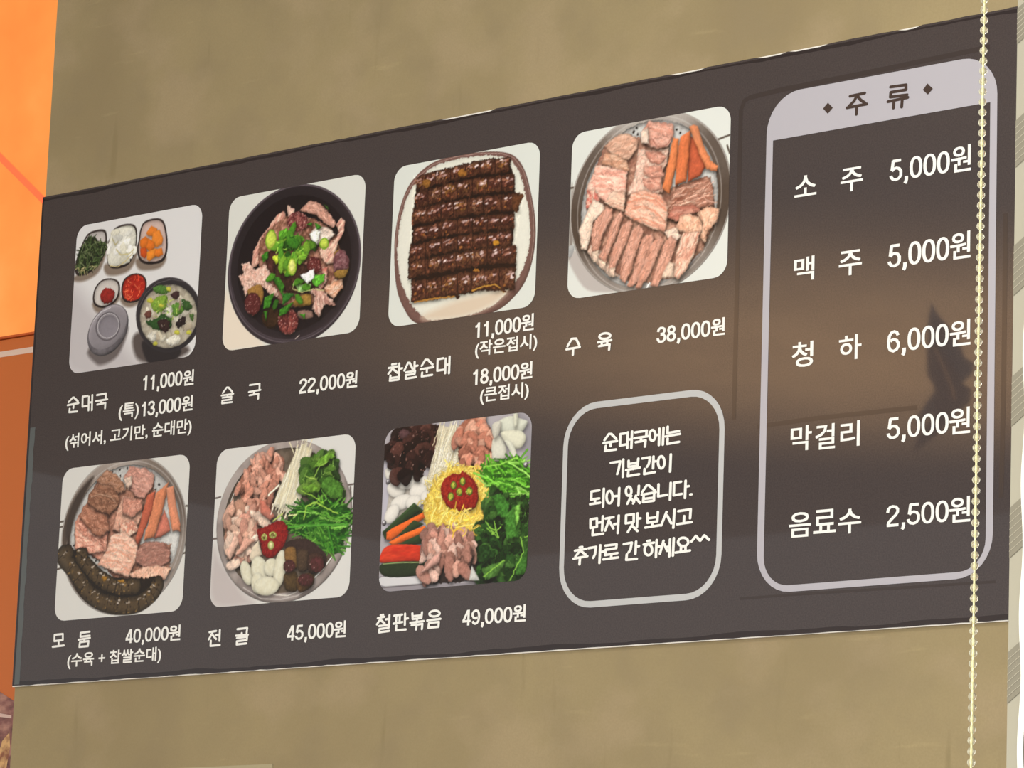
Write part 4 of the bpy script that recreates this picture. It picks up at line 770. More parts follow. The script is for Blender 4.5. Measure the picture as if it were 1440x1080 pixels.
for q, c in (([1120.9,346,1135.7,353.3,1151.7,331.7,1148.8,314.6,1126.3,313.7,1121.2,325.7], (222, 220, 202)), ([1131.6,375.5,1156.8,383.2,1179.6,376.7,1194.8,369.6,1177,352.5,1139.2,358.8], (216, 218, 200)), ([1139.2,358.8,1176.7,358.3,1192.2,345.3,1181.8,329,1159.2,332.5,1143.5,346.9], (226, 224, 200)), ([1147.4,343.6,1162.6,339.4,1174.8,318.1,1168,304.3,1159.6,325.2], (230, 230, 210)), ([1164.1,386.9,1172.4,387,1173.3,367.2,1165.9,365], (226, 226, 204)), ([1119.6,372.2,1138.3,376.3,1135.5,356.3,1124.6,348.6], (210, 206, 190))):
    p.poly(q, c, edge=.22, ed=3, light=.2, ns=.05, shadow=.35)
nd = [976.9,238.6,988.5,275.7,1019.8,305.3,1058,311.4,1104.4,296.8,1124.2,279.2,1123.9,246.1,1112,219.7,1092.6,190.9,1063.7,200.2,1028.6,211.5,991.8,214.2]
p.poly(nd, (226, 192, 84), edge=.3, rag=5, ns=.15)
p.strands(nd, 300, 46, 1.9, [(238, 208, 102), (232, 198, 84), (245, 220, 124), (206, 166, 58), (240, 212, 108)], jit=1.5, curl=1.8, light=.3)
ck = [1107.9,303.7,1134,310.1,1171.2,317,1186.3,311.4,1200.1,295.9,1204.4,241.2,1166.8,249.9,1125,261.9,1105.1,283.7]
p.poly(ck, (52, 96, 30), edge=.25, rag=5); p.strands(ck, 100, 50, 3.2, [(88, 154, 44), (62, 122, 34), (120, 184, 70), (46, 96, 26), (146, 200, 96)], vec=(87.4,-27.4), jit=.4, light=.4)
p.line([1173,318.3,1183,303.1,1200.3,290.1], 4, (86, 156, 44)); p.line([1104.1,304,1141.7,306.6,1175,313.8], 3.4, (136, 190, 80))
pl = [1108.4,217.1,1125.2,259,1166.8,249.9,1203.7,241.3,1206.9,121.8,1158.2,117.8,1105.6,119.8,1090.8,152.3,1094.5,192.2]
p.poly(pl, (34, 60, 26), edge=.2, rag=4, ns=.3); p.bits(pl, 150, 22, [(44, 78, 34), (34, 62, 27), (58, 96, 42), (26, 46, 22), (30, 54, 26), (70, 108, 50)], asp=1.5, shadow=.5, ns=.2, light=.3, rag=1.8)
p.strands(pl, 110, 14, 1.0, [(96, 138, 66), (22, 40, 18), (60, 100, 44)], jit=1.2, curl=.8)
for q, c in (([1125.3,256.1,1143.9,260.3,1163.6,238.7,1157.2,216.3,1138.2,223.5], (56, 104, 40)), ([1153.2,222.3,1178.6,237.5,1187.4,208.3,1184.7,185.7,1158.9,181.9], (64, 112, 44)), ([1108.4,139.6,1134.4,146.5,1160.4,150.4,1142.9,125.9,1116.9,120.5], (72, 108, 50)), ([1179.2,146.3,1204.1,167.3,1205.3,124.7,1180.2,123.5], (52, 92, 36)), ([1091.5,175.2,1117.8,179.1,1133.8,157.9,1111.9,145.1,1092.5,155], (32, 58, 26)), ([1173.3,232.2,1184,241.4,1185.3,214.2,1178.5,200.4], (110, 160, 70))): leaf(q, c)
for q in ([1116.5,205,1132,195.3,1146.5,205.6], [1131,215.4,1141.8,187.4,1128.3,195.5], [1112.1,216.8,1128,201.3,1139.3,200.5], [1188.5,185.5,1195.6,159.4,1179.7,134.9,1169.4,117.1], [1195.9,184.9,1204,185.8], [1112.8,126.5,1134.7,139.3,1156.6,150.7]): p.line(q, 2.4, (132, 178, 74))
p.line([1109.9,263.1,1121.7,253.5,1114.5,245.4], 2, (84, 132, 50))
def stick(q, c, **k): p.poly(q, c, smooth=False, edge=.25, ed=2.4, light=.35, ns=.1, size=5, shadow=.45, **k)
stick([888.6,215.3,956.3,258.4,977.3,244.4,971.1,236.1,905,204.4,894.5,202.2], (58, 80, 44)); stick([889.8,215.2,958.5,254.1,972.6,244.8,903.8,211.8], (44, 62, 34))
stick([897.8,213.7,911.3,220.1,977.5,240.9,981.9,231.8,908.5,199.1,898.5,201.9], (232, 104, 40)); stick([923,206.9,957.8,229.8,980.1,221.5,939.6,206.3], (48, 66, 36)); stick([903.9,197.1,939.4,209.2,982.6,218.9,989.4,207.1,913,190], (236, 110, 42)); stick([918.9,190.2,974.7,206.7,985.8,203,986.5,189.8,940.6,188.1], (44, 64, 36))
p.poly([886.8,177.7,901.1,190.9,944.4,190.7,983.8,182.7,984.1,161.8,942.1,161.7,887.6,164.2], (216, 64, 36), col2=(200, 50, 30), edge=.25, light=.3, ns=.1, vec=(1, 0), shadow=.4); p.poly([981.8,182.9,1003.4,178.4,996.6,161.5,984,165.3], (226, 206, 180), edge=.25)
p.poly([891.6,162.7,985.1,159.4,982.1,142.2,959.1,137.3,896.8,141.3], (42, 54, 32), edge=.3, light=.2, ns=.1); p.line([892.9,161.8,938.2,161.4,984.3,158.3], 1.6, (150, 170, 110))
dk = [974.5,139.7,996.7,158.6,1081,158.7,1096.8,146.1,1082.7,124.1,1021.8,122.2]; p.poly(dk, (52, 40, 36), edge=.1, rag=3)
mb = [982,201.8,1009.4,210,1063.4,206,1089,186.9,1086.1,169.8,1082,152.8,1076.8,128.8,1051.8,134.7,1028.3,144.9,1015.8,126.9,978.4,139.5,1002.2,164,983.8,182.7]
p.bits(mb, 80, 21, [(206, 158, 140), (186, 136, 120), (224, 186, 170), (164, 118, 104)], asp=1.9, vec=(10.5,-52.9), shadow=.5, ns=.15, rag=1.5)
slab([976.4,141.1,1000.3,163.6,1020.9,174.3,1018,157.2,993.6,144.3], (206, 160, 146)); p.poly([1082.8,122.7,1087.3,146.8,1105.6,121.2], (214, 214, 206), smooth=False, edge=.2)
p.poly([1015.2,267.8,1017.6,289.4,1039.4,299.3,1052.9,297.3,1062.3,301.2,1086.9,282.3,1095.6,259.9,1089,241.1,1061.8,235.9,1030.7,245.6], (134, 28, 22), col2=(164, 46, 32), edge=.35, light=.25, ns=.25, size=3, shadow=.5, rag=2.5)
for q in (E(1041.2,280.2,6.6,-0.5,0.4,-7), E(1060.5,285,6.5,-0.5,0.4,-7), E(1054.4,268.4,7.3,-0.6,0.4,-7), E(1076.2,267.8,7.3,-0.6,0.4,-7), E(1036.7,262,6.6,-0.5,0.4,-6.7)):
    p.poly(q, (92, 128, 44), edge=.3); p.poly(E(q[1], q[2], q[3]*.72, q[4]*.72, q[5]*.72, q[6]*.72), (190, 196, 70), edge=.2); p.dots(q, 5, 1.0, [(236, 220, 110), (96, 90, 34)])
p.strands([1023.4,238,1030.8,243.2,1092.1,238.5,1090.1,204.1,1048,207.1], 40, 34, 2.2, [(240, 204, 92), (226, 186, 66), (250, 222, 124)], jit=1.5, curl=1.3)
for x, y in (([896.5,297.9]), ([891.7,229.8]), ([1194.2,301.5])):
    p.poly(E(x, y, 5, 0, 0, 5), (128, 122, 126), edge=.4, light=.4); p.poly(E(x-1, y+1.6, 2, 0, 0, 1.6), (226, 224, 226), edge=0, light=0)
for q in (mu, pm, ck, pl, mb): p.crisp(q, 2.0, 6, .1, 1.14)
p.crisp(nd, .9, 7, .05, 1.05)
p.to_object(board, 'printed photo of stir fry tray with yellow noodles, carrots and dark greens')


P_OUT = rrect(1657, 65, 2075, 836, 62); P_IN = rrect(1669.5, 75, 2063, 763, 46, corners=(1, 1, 0, 0))
link('drinks_frame', ring_mesh('drinks_frame', P_OUT, P_IN), M_lav, board, label='pale lilac rounded frame with a broad heading bar around the drinks list')
link('notice_frame', ring_mesh('notice_frame', rrect(1270.5, 64, 1590, 389, 66), rrect(1280, 74, 1580, 378.5, 56)), mat('pale_grey_print', (190, 190, 188), .3, .35), board, label='pale grey rounded outline around the short notice')
def brush(name, st, wx=4.7, wy=3.8, m=M_type, d=.6):
    groups = []                                  # letters that stand well apart become syllables of the name
    for s in st:
        xs = [q[0] for q in pairs(s)]; lo, hi = min(xs), max(xs); new = [lo, hi, [s]]; keep = []
        for g in groups:
            if g[0] - 12 < hi and lo < g[1] + 12: new = [min(new[0], g[0]), max(new[1], g[1]), g[2] + new[2]]
            else: keep.append(g)
        groups = keep + [new]
    if len(groups) == 1 or name == 'notice_line': return link(name, strokes_mesh(name, st, wx, wy, d), m, board)
    e = link(name, None, None, board)
    for g in sorted(groups, key=lambda g: g[0]): link('syllable', strokes_mesh('syllable', g[2], wx, wy, d), m, e)
    return e

# dish names, brush lettering
brush('dish_name', [[105.1,507.8,115.6,515.1,118.6,514.8,129.8,506.6], [103.2,502.4,131.6,503.4], [118.8,502.3,118.8,495.7], [108.9,495.2,108.6,489,129.3,488.5], [154.5,514.4,141.7,514.2,142.7,495.9,156.9,496.2], [158.2,512.5,159.2,487.7], [167,514.6,168.1,487.2], [159.1,501.7,167.5,501.7], [179.2,513.4,202.2,514,202.5,503.7], [177.8,502.4,206.7,503.1], [191.1,502.7,190.9,497.4], [181.3,495.9,202.5,496.9,202.4,487.3]])
brush('dish_name', [[498.7,485.5,507.6,494.4,512,494,522.1,485.1], [496.1,481.4,524.4,481.7], [510.6,480.6,510.6,477.5], [498.7,477.4,520.4,477.5,520.2,472.4,498.5,472.4,498.3,467.4,522.5,467.4], [563.7,492.9,587.3,493,587.4,483.3], [562.3,481.1,590.1,482], [574.5,481.5,574.6,475.7], [564.4,475.1,585.7,475.9,585.4,467]], 4.2, 3.3)
brush('dish_name', [[894.3,494.8,903.4,494.8], [887.1,489.3,905.6,490], [897.4,489.2,886.9,479.5], [897.6,486.1,907.1,479.3], [910.4,494.5,910.9,475.4], [910.9,485.3,917.5,485.9], [891.8,475.9,890.9,467.6,910.5,467.5,911.5,474.9], [892,471.7,910.8,471.9], [922.7,481.4,930.2,493.7,933.8,493.3,941,482.2], [944.8,493.6,945.1,478.1], [945.7,486.3,951.7,486.7], [926.4,477.9,946.7,478.3,945.9,473.5,926.7,473.3,926.5,467.2,949,467.8],
    [960.8,485.3,968.5,494.7,974,494.1,985.1,484.9], [959.2,479.7,987,480.6], [972.9,479.8,972.9,473.8], [962.6,473.8,962.1,467.5,984.9,467.8], [1008.5,493.1,995.8,492.4,996,473.5,1010.3,473.8], [1013.4,492,1013.6,467.5], [1021.9,494.2,1022,466.7], [1014,481.3,1022.1,481.4]])
brush('dish_name', [[1272.4,484.4,1280.6,495.7,1289.4,495.2,1296.5,483.9], [1270.5,479.8,1297.9,480.6], [1284.2,479.4,1284.1,469.6], E(*E(1348.5,492.7,11.1,0,1,-4.6)[1:]), [1335,484,1361.8,484.8], [1342.9,483.6,1342.7,479.9], [1353.8,484.1,1353.9,480.1], [1337.4,477.6,1358.7,478.4,1358,469.8]])
brush('dish_name', [[126.8,88.2,105.2,87.8,105.6,76.7,127.7,77.5,126.8,88.2], [117,76.5,117.5,67.2], [102.2,66.7,131.1,67.7], [196.3,88.6,173.1,87.6,173.2,80.7,197.2,81.5], [168.5,75.7,198.1,77.4], [183.3,76.5,183.5,71.5], [194.9,72.2,172.6,71.1,171.9,63,194.3,63.2,194.9,72.2]])
brush('dish_name', [[496.5,71.3,512.5,72.5], [504.7,71.2,496,59.1], [504.8,66,513.6,58.7], [521.5,73.6,521.7,55.4], [513.1,65.3,521.2,65.9], [501.1,56.5,500.9,47.7,523.1,48], [563.7,72.8,586.9,73.5,586.1,65.4], [574.5,65.5,574.5,62.2], [561.2,61.8,589.3,61.8], [563.4,57.8,587.7,58.6,587.2,53.3,563.8,52.2,563.7,46.8,586.6,47.5]])
brush('dish_name', [[892.9,77.5,898.4,78], [886.9,73,901.3,74.6], [894.3,73.6,885.6,62.9], [893.9,69.5,902.5,63.4], [912.4,76.6,912.4,62.4], [904.9,70.1,912.2,70.5], [890.4,59.8,912.5,60.8,912,56,891.5,54.9,891.3,49.5,913.1,50.7], [923.1,75,940.5,75.8], [927.8,75.1,927.6,63.2], [935.6,75.2,935.2,63.6], [922.5,62.1,941.7,63.6], [946.9,77,947.4,58.5], [947.4,68.5,953.6,69], [928.7,58.5,928.3,50.7,949.7,51.1],
    [962.9,76.5,964.2,67.2,983,67.9,983.9,76.9], [963.7,71.6,983.4,72.1], [973.7,67.4,973.6,63], [959.4,61.2,988.2,62.6], [962.4,57.2,973.4,58,972.5,49.8], [976.1,57.5,985.7,58.3,985.1,49.8], E(*E(1011.4,73.3,11.1,0.2,0.9,-4.6)[1:]), [996.2,63,1024.7,64.1], [1021.5,59.3,1000.2,58.7,999.3,51,1021.1,51.4,1021.5,59.3]])
# the notice, one brush-lettered line each
brush('notice_line', [[1354.5,326.2,1362.9,335.1,1367.8,334.7,1377.8,326], [1352.6,321.6,1379.7,322.4], [1366.9,321.7,1367.1,315.5], [1357.2,316.6,1356.3,308.8,1378.1,309.2], [1397.5,333.1,1385.9,332.8,1386,314.7,1399,315.4], [1400.9,334.2,1400.7,309.5], [1409.3,334.8,1408.8,308.8], [1401.1,322.5,1409.1,322.7], [1416,332.8,1438.3,333.5,1437.8,325.6], [1414.3,323.6,1440.7,324.4], [1427.5,323.8,1427.7,318.5], [1417.4,317.1,1436.6,318.2,1435.8,308.7],
    E(*E(1450.1,324.9,5.7,-0.5,0.3,-8.4)[1:]), [1456.1,324.6,1463.8,324.8], [1463.7,334.1,1463.5,308.5], [1471.7,334.7,1471.2,308.5], [1479.9,335.8,1479.7,325.8,1502,327], [1476.4,320.9,1504.1,322.3], [1480.3,317.2,1480,308.8,1502.6,310]], 5.1, 3.9)
brush('notice_line', [[1368.5,289,1387.3,289.7,1384.6,277.1,1382,270], [1393.3,292.1,1393.5,264.7], [1404.1,289.1,1404.4,279.5,1422.2,280.1,1423.3,290.9], [1404.3,284.1,1422.6,284.8], [1413.9,279.9,1413.8,275.3], [1399.7,274.9,1426.7,276.5], [1404.2,271.4,1403.5,265,1425.6,266.2], [1431.3,290.4,1446.8,291.1,1444.3,280,1441,276.4], [1453.3,291.5,1453.1,273.1], [1453.6,283.5,1458.4,283.8], [1436.5,273.4,1436,265.5,1457,266.9], E(*E(1469,281.1,6.3,-0.5,0.3,-9.5)[1:]), [1487.4,291.9,1486.9,265.1]], 5.1, 3.9)
brush('notice_line', [[1346.8,247.3,1331.3,246.7,1331,233.9,1347.3,234.5], [1339.2,234,1339.1,227.6], [1329.5,226.7,1349.4,227.5], [1356.1,249.1,1355.7,220.8], E(*E(1368.3,234.9,6.1,-0.5,0.4,-9.8)[1:]), [1376.7,235.4,1386.2,235.5], [1387.2,247.7,1386.8,220.2], E(*E(1406.2,241.2,5.5,-0.4,0.3,-7.1)[1:]), [1426.3,247.9,1425.7,234], [1411.7,233.3,1404.6,221.6], [1411.8,228.7,1417.5,223.3], [1421.1,233,1416.1,221.1], [1421.8,229.3,1429.6,220.7], [1433,237.2,1441.8,247.4,1446.1,247,1458.7,237.6], [1432.6,233.4,1459.9,235.1], [1436.4,231.5,1435.6,221.6,1456.9,222.2,1456.9,231.7], [1436.3,226.5,1456.8,227], [1465.1,247,1465.2,228.1,1482.8,229.4], [1488.9,247.4,1488.4,221.3], [1508.9,247.5,1495.4,247,1495.5,227.5,1511,228.5], [1517.9,248.3,1517.4,221.7], [1518.2,238.9,1524.3,239.5], [1527.8,226.3,1530.1,226.3]], 5.1, 3.9)
brush('notice_line', [[1343.9,203.5,1331.1,202.6,1331.6,189.1,1344.5,190,1343.9,203.5], [1347.1,196.2,1354.7,196.7], [1355.8,205.8,1355.2,183.3], [1336.7,186,1336.2,177.4,1357.7,178.3], [1361.7,201.7,1377.3,202.8], [1369.6,202,1361.6,182.8], [1370.1,196,1377.8,185], [1379.2,191.5,1386.7,192.1], [1387.7,204.5,1386.7,177.1], [1417.6,204.5,1402.4,203.8,1402.3,191.1,1417.8,192,1417.6,204.5], [1425,205,1424.7,183.8], [1425.4,196.4,1431.1,196.9], [1415.6,189,1406.9,177.2], [1416,185.8,1426.1,177.4], [1444.5,203.5,1445.3,188.8,1464.3,189.7,1465,204.2], [1444.8,195.6,1464.4,196.4], [1454.7,189.3,1454.7,182.7], [1441.3,181.7,1470,183.2], [1482,202.9,1472.2,182.6], [1483.3,197.4,1491.9,184.5], [1497.4,205.1,1496.1,177.4], [1505.1,202.3,1528.9,203.4,1528.2,189.6], [1516.6,193.8,1516.4,183.3], [1503.5,182.3,1531.2,183.5]], 5.1, 3.9)
brush('notice_line', [[1310.9,160,1316.1,160.3], [1301.7,155.4,1323.6,156.8], [1312.5,155.5,1302.9,145.9], [1313.5,154.3,1323.1,148], [1299.2,143,1327,145.2], [1312.2,143.5,1311.7,133.3], [1328.9,157.4,1344,158.4,1342.4,147.1,1339.1,141.6], [1352.6,160.5,1352,132.8], [1353.1,149.5,1358.9,150.1], [1362.8,159.1,1385.1,159.6,1384.7,153.7,1363.4,152.5,1363.1,144.3,1387.4,145.8], [1375.3,144.8,1375.2,139.6], [1359.6,137.8,1388.8,138.9], [1399.5,158.8,1415.3,160.1,1413.1,149,1409.5,145.2], [1423.8,161.1,1423.1,142.2], [1424.1,153,1429.8,153.5], [1406.2,142.3,1405.4,134,1426.2,134.1],
    [1446.1,160.4,1451.2,160.7], [1439.1,155.5,1459,157], E(*E(1448.6,146.5,7.4,-0.5,0.3,-8.3)[1:]), [1464.5,160.5,1463.8,134.3], [1464.9,149.7,1470.6,150.2], [1477.9,158.4,1471.5,138.9], [1478.9,154.1,1485.8,142.4], [1485,148.3,1490.1,148.6], [1490.5,159.7,1490,133.8], [1497.8,161,1497,134.2], E(*E(1516.3,153.9,9.8,-0.7,0.2,-6.5)[1:]), [1512.6,147,1512.2,140.6], [1521,147.7,1521.2,141], [1502.2,138.6,1529.9,139.8], [1532.5,153.6,1540.6,161.3,1548.6,153.8], [1549.7,153.7,1556.7,161.2,1566.1,153.7]], 5.1, 3.9)
# heading of the drinks list, dark on lilac
M_head = mat('dark_heading_print', (66, 52, 46), .3, .35)
brush('drinks_heading', [[1812.4,810.7,1839.2,811.4], [1824.8,809.7,1820.2,802.1,1810.9,795.8], [1826.2,808.8,1831.1,802.6,1839.9,796], [1807.3,793.6,1843.2,793.9], [1825.1,792.7,1824.7,780.8], [1886.2,813.6,1913.9,812.5,1914.1,804.9,1886.7,805.2,1886.1,798,1916,796.7], [1881.9,791.6,1917.5,792.5], [1892.6,791.5,1892.1,780.3], [1907.6,791.6,1906.7,779.6]], 5.4, 4.7, M_head, .8)
for q in ([1762.6,799.2,1771.6,807.1,1781,797.7,1771.7,789.5], [1944.2,799.9,1952.5,808.6,1962.1,798.9,1953.4,791.2]):
    link('heading_diamond', poly_mesh('heading_diamond', pairs(q), .8), M_head, board)

# prices and bracketed notes, plain lettering
def price(*runs): return text('price', board, runs, M_type, .028 if wt > 1.2 else .016, wt)
wt = 1.28
price(('11,000', (294.8,395.4,509.4,535.7)), ('원', (398,425.1,507.8,535.2)))
price(('13,000', (295.1,395.8,463.1,489.1)), ('원', (398.1,425.7,462.5,489.8)))
price(('22,000', (683,787.6,465.8,491.5)), ('원', (789,816.9,464.4,492.7)))
price(('11,000', (1073.2,1171.9,519.1,544.4)), ('원', (1173.4,1200.4,519.2,546.7)))
price(('18,000', (1072.3,1172.4,441.4,466.8)), ('원', (1173.7,1200.9,440.8,468.4)))
price(('38,000', (1454,1557,469.4,495.3)), ('원', (1559,1585.9,469,496.7)))
price(('40,000', (289.8,395.7,62.8,87.2)), ('원', (397.1,425.9,61.5,88.5)))
price(('45,000', (681.7,787.5,46.6,72)), ('원', (788.8,816.3,45.9,73.6)))
price(('49,000', (1072.3,1175.9,50.1,75.2)), ('원', (1177.7,1204.8,50,77.3)))
wt = 1.1
price(('5,000', (1888.2,1992.7,667.1,700.5)), ('원', (1996.2,2030.9,665.3,705.1)))
price(('5,000', (1887.5,1993.6,536,571.2)), ('원', (1996.2,2031.7,534.7,575.1)))
price(('6,000', (1888.4,1994.4,407.7,441.4)), ('원', (1997.4,2033.4,405.3,443.7)))
price(('5,000', (1890.5,1996.3,278.4,310.6)), ('원', (1998.6,2034.4,275.7,314.4)))
price(('2,500', (1891.9,1998.3,149.1,180.8)), ('원', (2000.5,2036.5,146.9,184)))
def note(s, b): return text('dish_note', board, [(s, b)], M_type, .02)
note('(특)', (238.6,290.1,460.4,491.6)); note('(섞어서, 고기만, 순대만)', (103,426,418.6,448.8))
note('(작은접시)', (1076.8,1208.7,484.4,513.3)); note('(큰접시)', (1091.3,1194.7,406.9,436)); note('(수육 + 찹쌀순대)', (142.9,381.1,24.3,53.1))
def drink(*runs): return text('drink_name', board, runs, M_type, .015, apart=True)
drink(('소', (1712.4,1753.3,666.9,699.4)), ('주', (1797.9,1838.7,662.9,699.4)))
drink(('맥', (1714.6,1752.2,535.6,572.8)), ('주', (1797.5,1839.3,534,571.9)))
drink(('청', (1714.1,1753.4,403.4,441.9)), ('하', (1800.4,1841.3,405.2,442.8)))
drink(('막', (1715,1753.8,276,313.7)), ('걸', (1760.4,1796.5,274.4,312.4)), ('리', (1806,1841,274.2,312.6)))
drink(('음', (1715.3,1755.8,145.6,183.1)), ('료', (1760,1800.8,148.5,183.8)), ('수', (1805.2,1846.3,144.7,181.3)))


# dark strips painting reflected frame lines on the film around the drinks list
M_mirror_line = mat('painted_reflection', (62, 53, 50), .12, .45)
def mirror_line(pts, wd):
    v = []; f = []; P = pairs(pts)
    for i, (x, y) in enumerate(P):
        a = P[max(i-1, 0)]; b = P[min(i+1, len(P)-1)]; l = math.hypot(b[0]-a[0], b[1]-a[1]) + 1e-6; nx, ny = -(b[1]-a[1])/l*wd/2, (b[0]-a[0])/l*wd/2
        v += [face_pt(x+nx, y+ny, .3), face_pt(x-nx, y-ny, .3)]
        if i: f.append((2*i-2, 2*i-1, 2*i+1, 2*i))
    link('reflected_line', mesh('reflected_line', v, f), M_mirror_line, board)
mirror_line([1606.8,335.2,1606.6,523,1606,820.7,1612.5,834.4,1623.3,838.4,1684.4,841.3,1882,843.4,2060.9,846.9], 8)
mirror_line([2090.7,592.6,2090.9,466.5,2090.2,320.9,2088.2,176.9], 8)
mirror_line([1625.8,60.3,1731.2,60.3,2080.1,57.1], 4)
mirror_line([1651.6,320.1,1763.7,322.7,1942.1,321.7], 7)

# ---------------------------------------------------------------- clear bead chain of the blind
M_cord = mat('cream_cord', (240, 232, 178), rough=.5)
M_bead = mat('clear_bead', (252, 250, 232), rough=.08)
_b = M_bead.node_tree.nodes['Principled BSDF']; _b.inputs['Transmission Weight'].default_value = .88; _b.inputs['IOR'].default_value = 1.3
CH = Vector((3.7533, -2.5690, 1.6338)); LEAN = Vector((.0012, .0004, .0))
chain = link('bead_chain', None, label='clear plastic bead chain hanging on a cream cord in front of the board', category='chain')
chain.location = CH
PITCH = 14.9/5065*2.06*1.02
def chain_pt(z): return LEAN*(z/.2) + Vector((0, 0, z))
bm = bmesh.new(); bmesh.ops.create_uvsphere(bm, u_segments=16, v_segments=10, radius=.00235)
bead_me = bpy.data.meshes.new('bead'); bm.to_mesh(bead_me); bm.free(); bead_me.materials.append(M_bead)
for q in bead_me.polygons: q.use_smooth = True
n0 = -40; ztop = 43*PITCH; zbot = n0*PITCH - .004
def tube(name, pts, r, m, parent, seg=8):
    v = []; f = []
    for i, p in enumerate(pts):
        rr = r[i] if isinstance(r, (list, tuple)) else r
        for k in range(seg):
            a = 2*math.pi*k/seg; v.append((p[0]+rr*math.cos(a), p[1]+rr*math.sin(a), p[2]))
        if i: f += [((i-1)*seg+k, (i-1)*seg+(k+1) % seg, i*seg+(k+1) % seg, i*seg+k) for k in range(seg)]
    me = mesh(name, v, f)
    for q in me.polygons: q.use_smooth = True
    return link(name, me, m, parent)
pts, rad = [], []
for i in range((43-n0)*4+1):
    z = zbot + (ztop-zbot)*i/((43-n0)*4)
    pts.append(chain_pt(z)); rad.append(.00062 + .00006*math.sin(i*1.7))
tube('cord', pts, rad, M_cord, chain)
for i in range(n0, 43):
    b = link('bead', bead_me, None, chain); b.location = chain_pt(i*PITCH)

# ---------------------------------------------------------------- the banded roller blind at the right
M_fab = mat('pale_blind_fabric', (158, 151, 132), rough=.9, spec=.1)
M_sheer = mat('grey_sheer_band', (128, 121, 104), rough=.9, spec=.1)
M_thread = mat('pale_thread', (164, 156, 136), rough=.9, spec=.1)
M_white = mat('painted_window_glow', (226, 224, 212), rough=.9, spec=.1)
A = Vector((3.7468, -2.5228, 1.6424)); ux = Vector((3.8301, -2.5030, 1.6374)) - A
ux.z = 0; ux.normalize(); un = Vector((-ux.y, ux.x, 0))
blind = link('roller_blind', None, label='pale roller blind with slanted grey sheer bands at the right edge', category='blind')
blind.location = A; blind.rotation_euler = (0, 0, math.atan2(ux.y, ux.x))
S = 2.10/5065
def bpt(px, py, d=0.0): return (px*S, -d, -py*S*1.02)
def strip(name, quads, m, d):
    v, f = [], []
    for q in quads:
        n = len(v); v += [bpt(x, y, d) for x, y in q]; f.append(tuple(range(n, n+len(q))))
    return link(name, mesh(name, v, f), m, blind)
lean = lambda y: 2.5 - (y+540)/1080*6.5
BL_T, BL_B, BWD = -640, 900, 640
o = link('blind_fabric', box_mesh('blind_fabric', bpt(0, BL_B), (BWD*S, .0008, -BL_T*S*1.02)), M_fab, blind)
for v in o.data.vertices: v.co.x += (lean(-v.co.z/S/1.02))*S
SL = -.83
def cut(y0, y1, x0=0.0, x1=BWD): return [(x0+lean(y0), y0), (x0+lean(y1), y1), (x1, y1+SL*(x1-x0)), (x1, y0+SL*(x1-x0))]
for y0, y1 in ((-700, -640), (-538, -486), (-375, -307), (-195, -124), (-10, 60), (173, 243), (372, 442), (555, 625), (738, 808)):
    strip('sheer_band', [cut(y0, y1)], M_sheer, .0006)
    n = 7; strip('band_threads', [cut(y0+(y1-y0)*k/n, y0+(y1-y0)*k/n+1.1) for k in range(1, n)], M_thread, .0009)
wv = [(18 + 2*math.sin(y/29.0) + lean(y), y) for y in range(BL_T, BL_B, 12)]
strip('window_glow_strip', [[wv[i], wv[i+1], (wv[i+1][0]+9, wv[i+1][1]), (wv[i][0]+9, wv[i][1])] for i in range(len(wv)-1)], M_white, .0012)  # wavy white strip, window light painted in along the blind
M_rail = mat('white_head_rail', (225, 222, 212), rough=.5)
link('head_rail', box_mesh('head_rail', (-.022, -.03, -BL_T*S*1.02 - .004), (BWD*S, .03, -BL_T*S*1.02 + .05)), M_rail, blind)
link('bottom_bar', box_mesh('bottom_bar', (lean(900)*S, -.006, -BL_B*S*1.02 - .012), (BWD*S, .006, -BL_B*S*1.02)), M_rail, blind)

# ---------------------------------------------------------------- beyond the wall's left end: lit sign and poster
SY = .352
def wp(p): return Vector((p[0], SY, p[2]))
def quad(name, a, b, m, parent, y, **k):
    return link(name, mesh(name, [(a[0], y, a[1]), (b[0], y, a[1]), (b[0], y, b[1]), (a[0], y, b[1])], [(0, 1, 2, 3)]), m, parent, **k)
s0 = Vector((-0.4900, 0.3400, 2.6512)); s1 = Vector((-0.3912, 0.3400, 2.6505)); zs = (s0.z+s1.z)/2
sign = link('lit_sign', None, label='bright glowing orange sign panel with a red diagonal stripe at upper left', category='sign'); sign.location = (0, .36, zs)
M_glow = noisy(mat('glowing_orange_face', (96, 54, 22), rough=.5, emit=.86), [(.32, (255, 142, 62)), (.55, (255, 154, 70)), (.7, (255, 166, 82))], scale=5, detail=8, to=('Emission Color',))
M_stripe = mat('glowing_red_stripe', (255, 100, 58), rough=.5, emit=.72)
link('sign_box', box_mesh('sign_box', (-1.3, -.018, .0), (.0, 0, .92)), mat('orange_sign_box', (205, 92, 30), .5), sign)
quad('sign_face', (-1.295, .004), (-.005, .915), M_glow, sign, -.0185)
d0 = Vector((-1.0165, 0.3410, 3.4204)); d1 = Vector((-0.3459, 0.3410, 2.8964)); e0 = Vector((-1.0140, 0.3410, 3.3980)); e1 = Vector((-0.3442, 0.3410, 2.8775))
link('diagonal_stripe', mesh('diagonal_stripe', [(p.x, -.019, p.z-zs) for p in (e0, e1, d1, d0)], [(0, 1, 2, 3)]), M_stripe, sign)
post = link('food_poster', None, label='darker orange food poster with a white line below the glowing sign', category='poster'); post.location = (0, .36, 0)
M_post = mat('orange_poster_print', (212, 112, 46), .45)
link('poster_sheet', box_mesh('poster_sheet', (-1.3, -.01, 1.55), (.0, 0, zs-.001)), M_post, post)
w0 = Vector((-0.4979, 0.3490, 2.6270)); w1 = Vector((-0.4012, 0.3490, 2.6267)); x0 = Vector((-0.4969, 0.3490, 2.6161)); x1 = Vector((-0.4001, 0.3490, 2.6145))
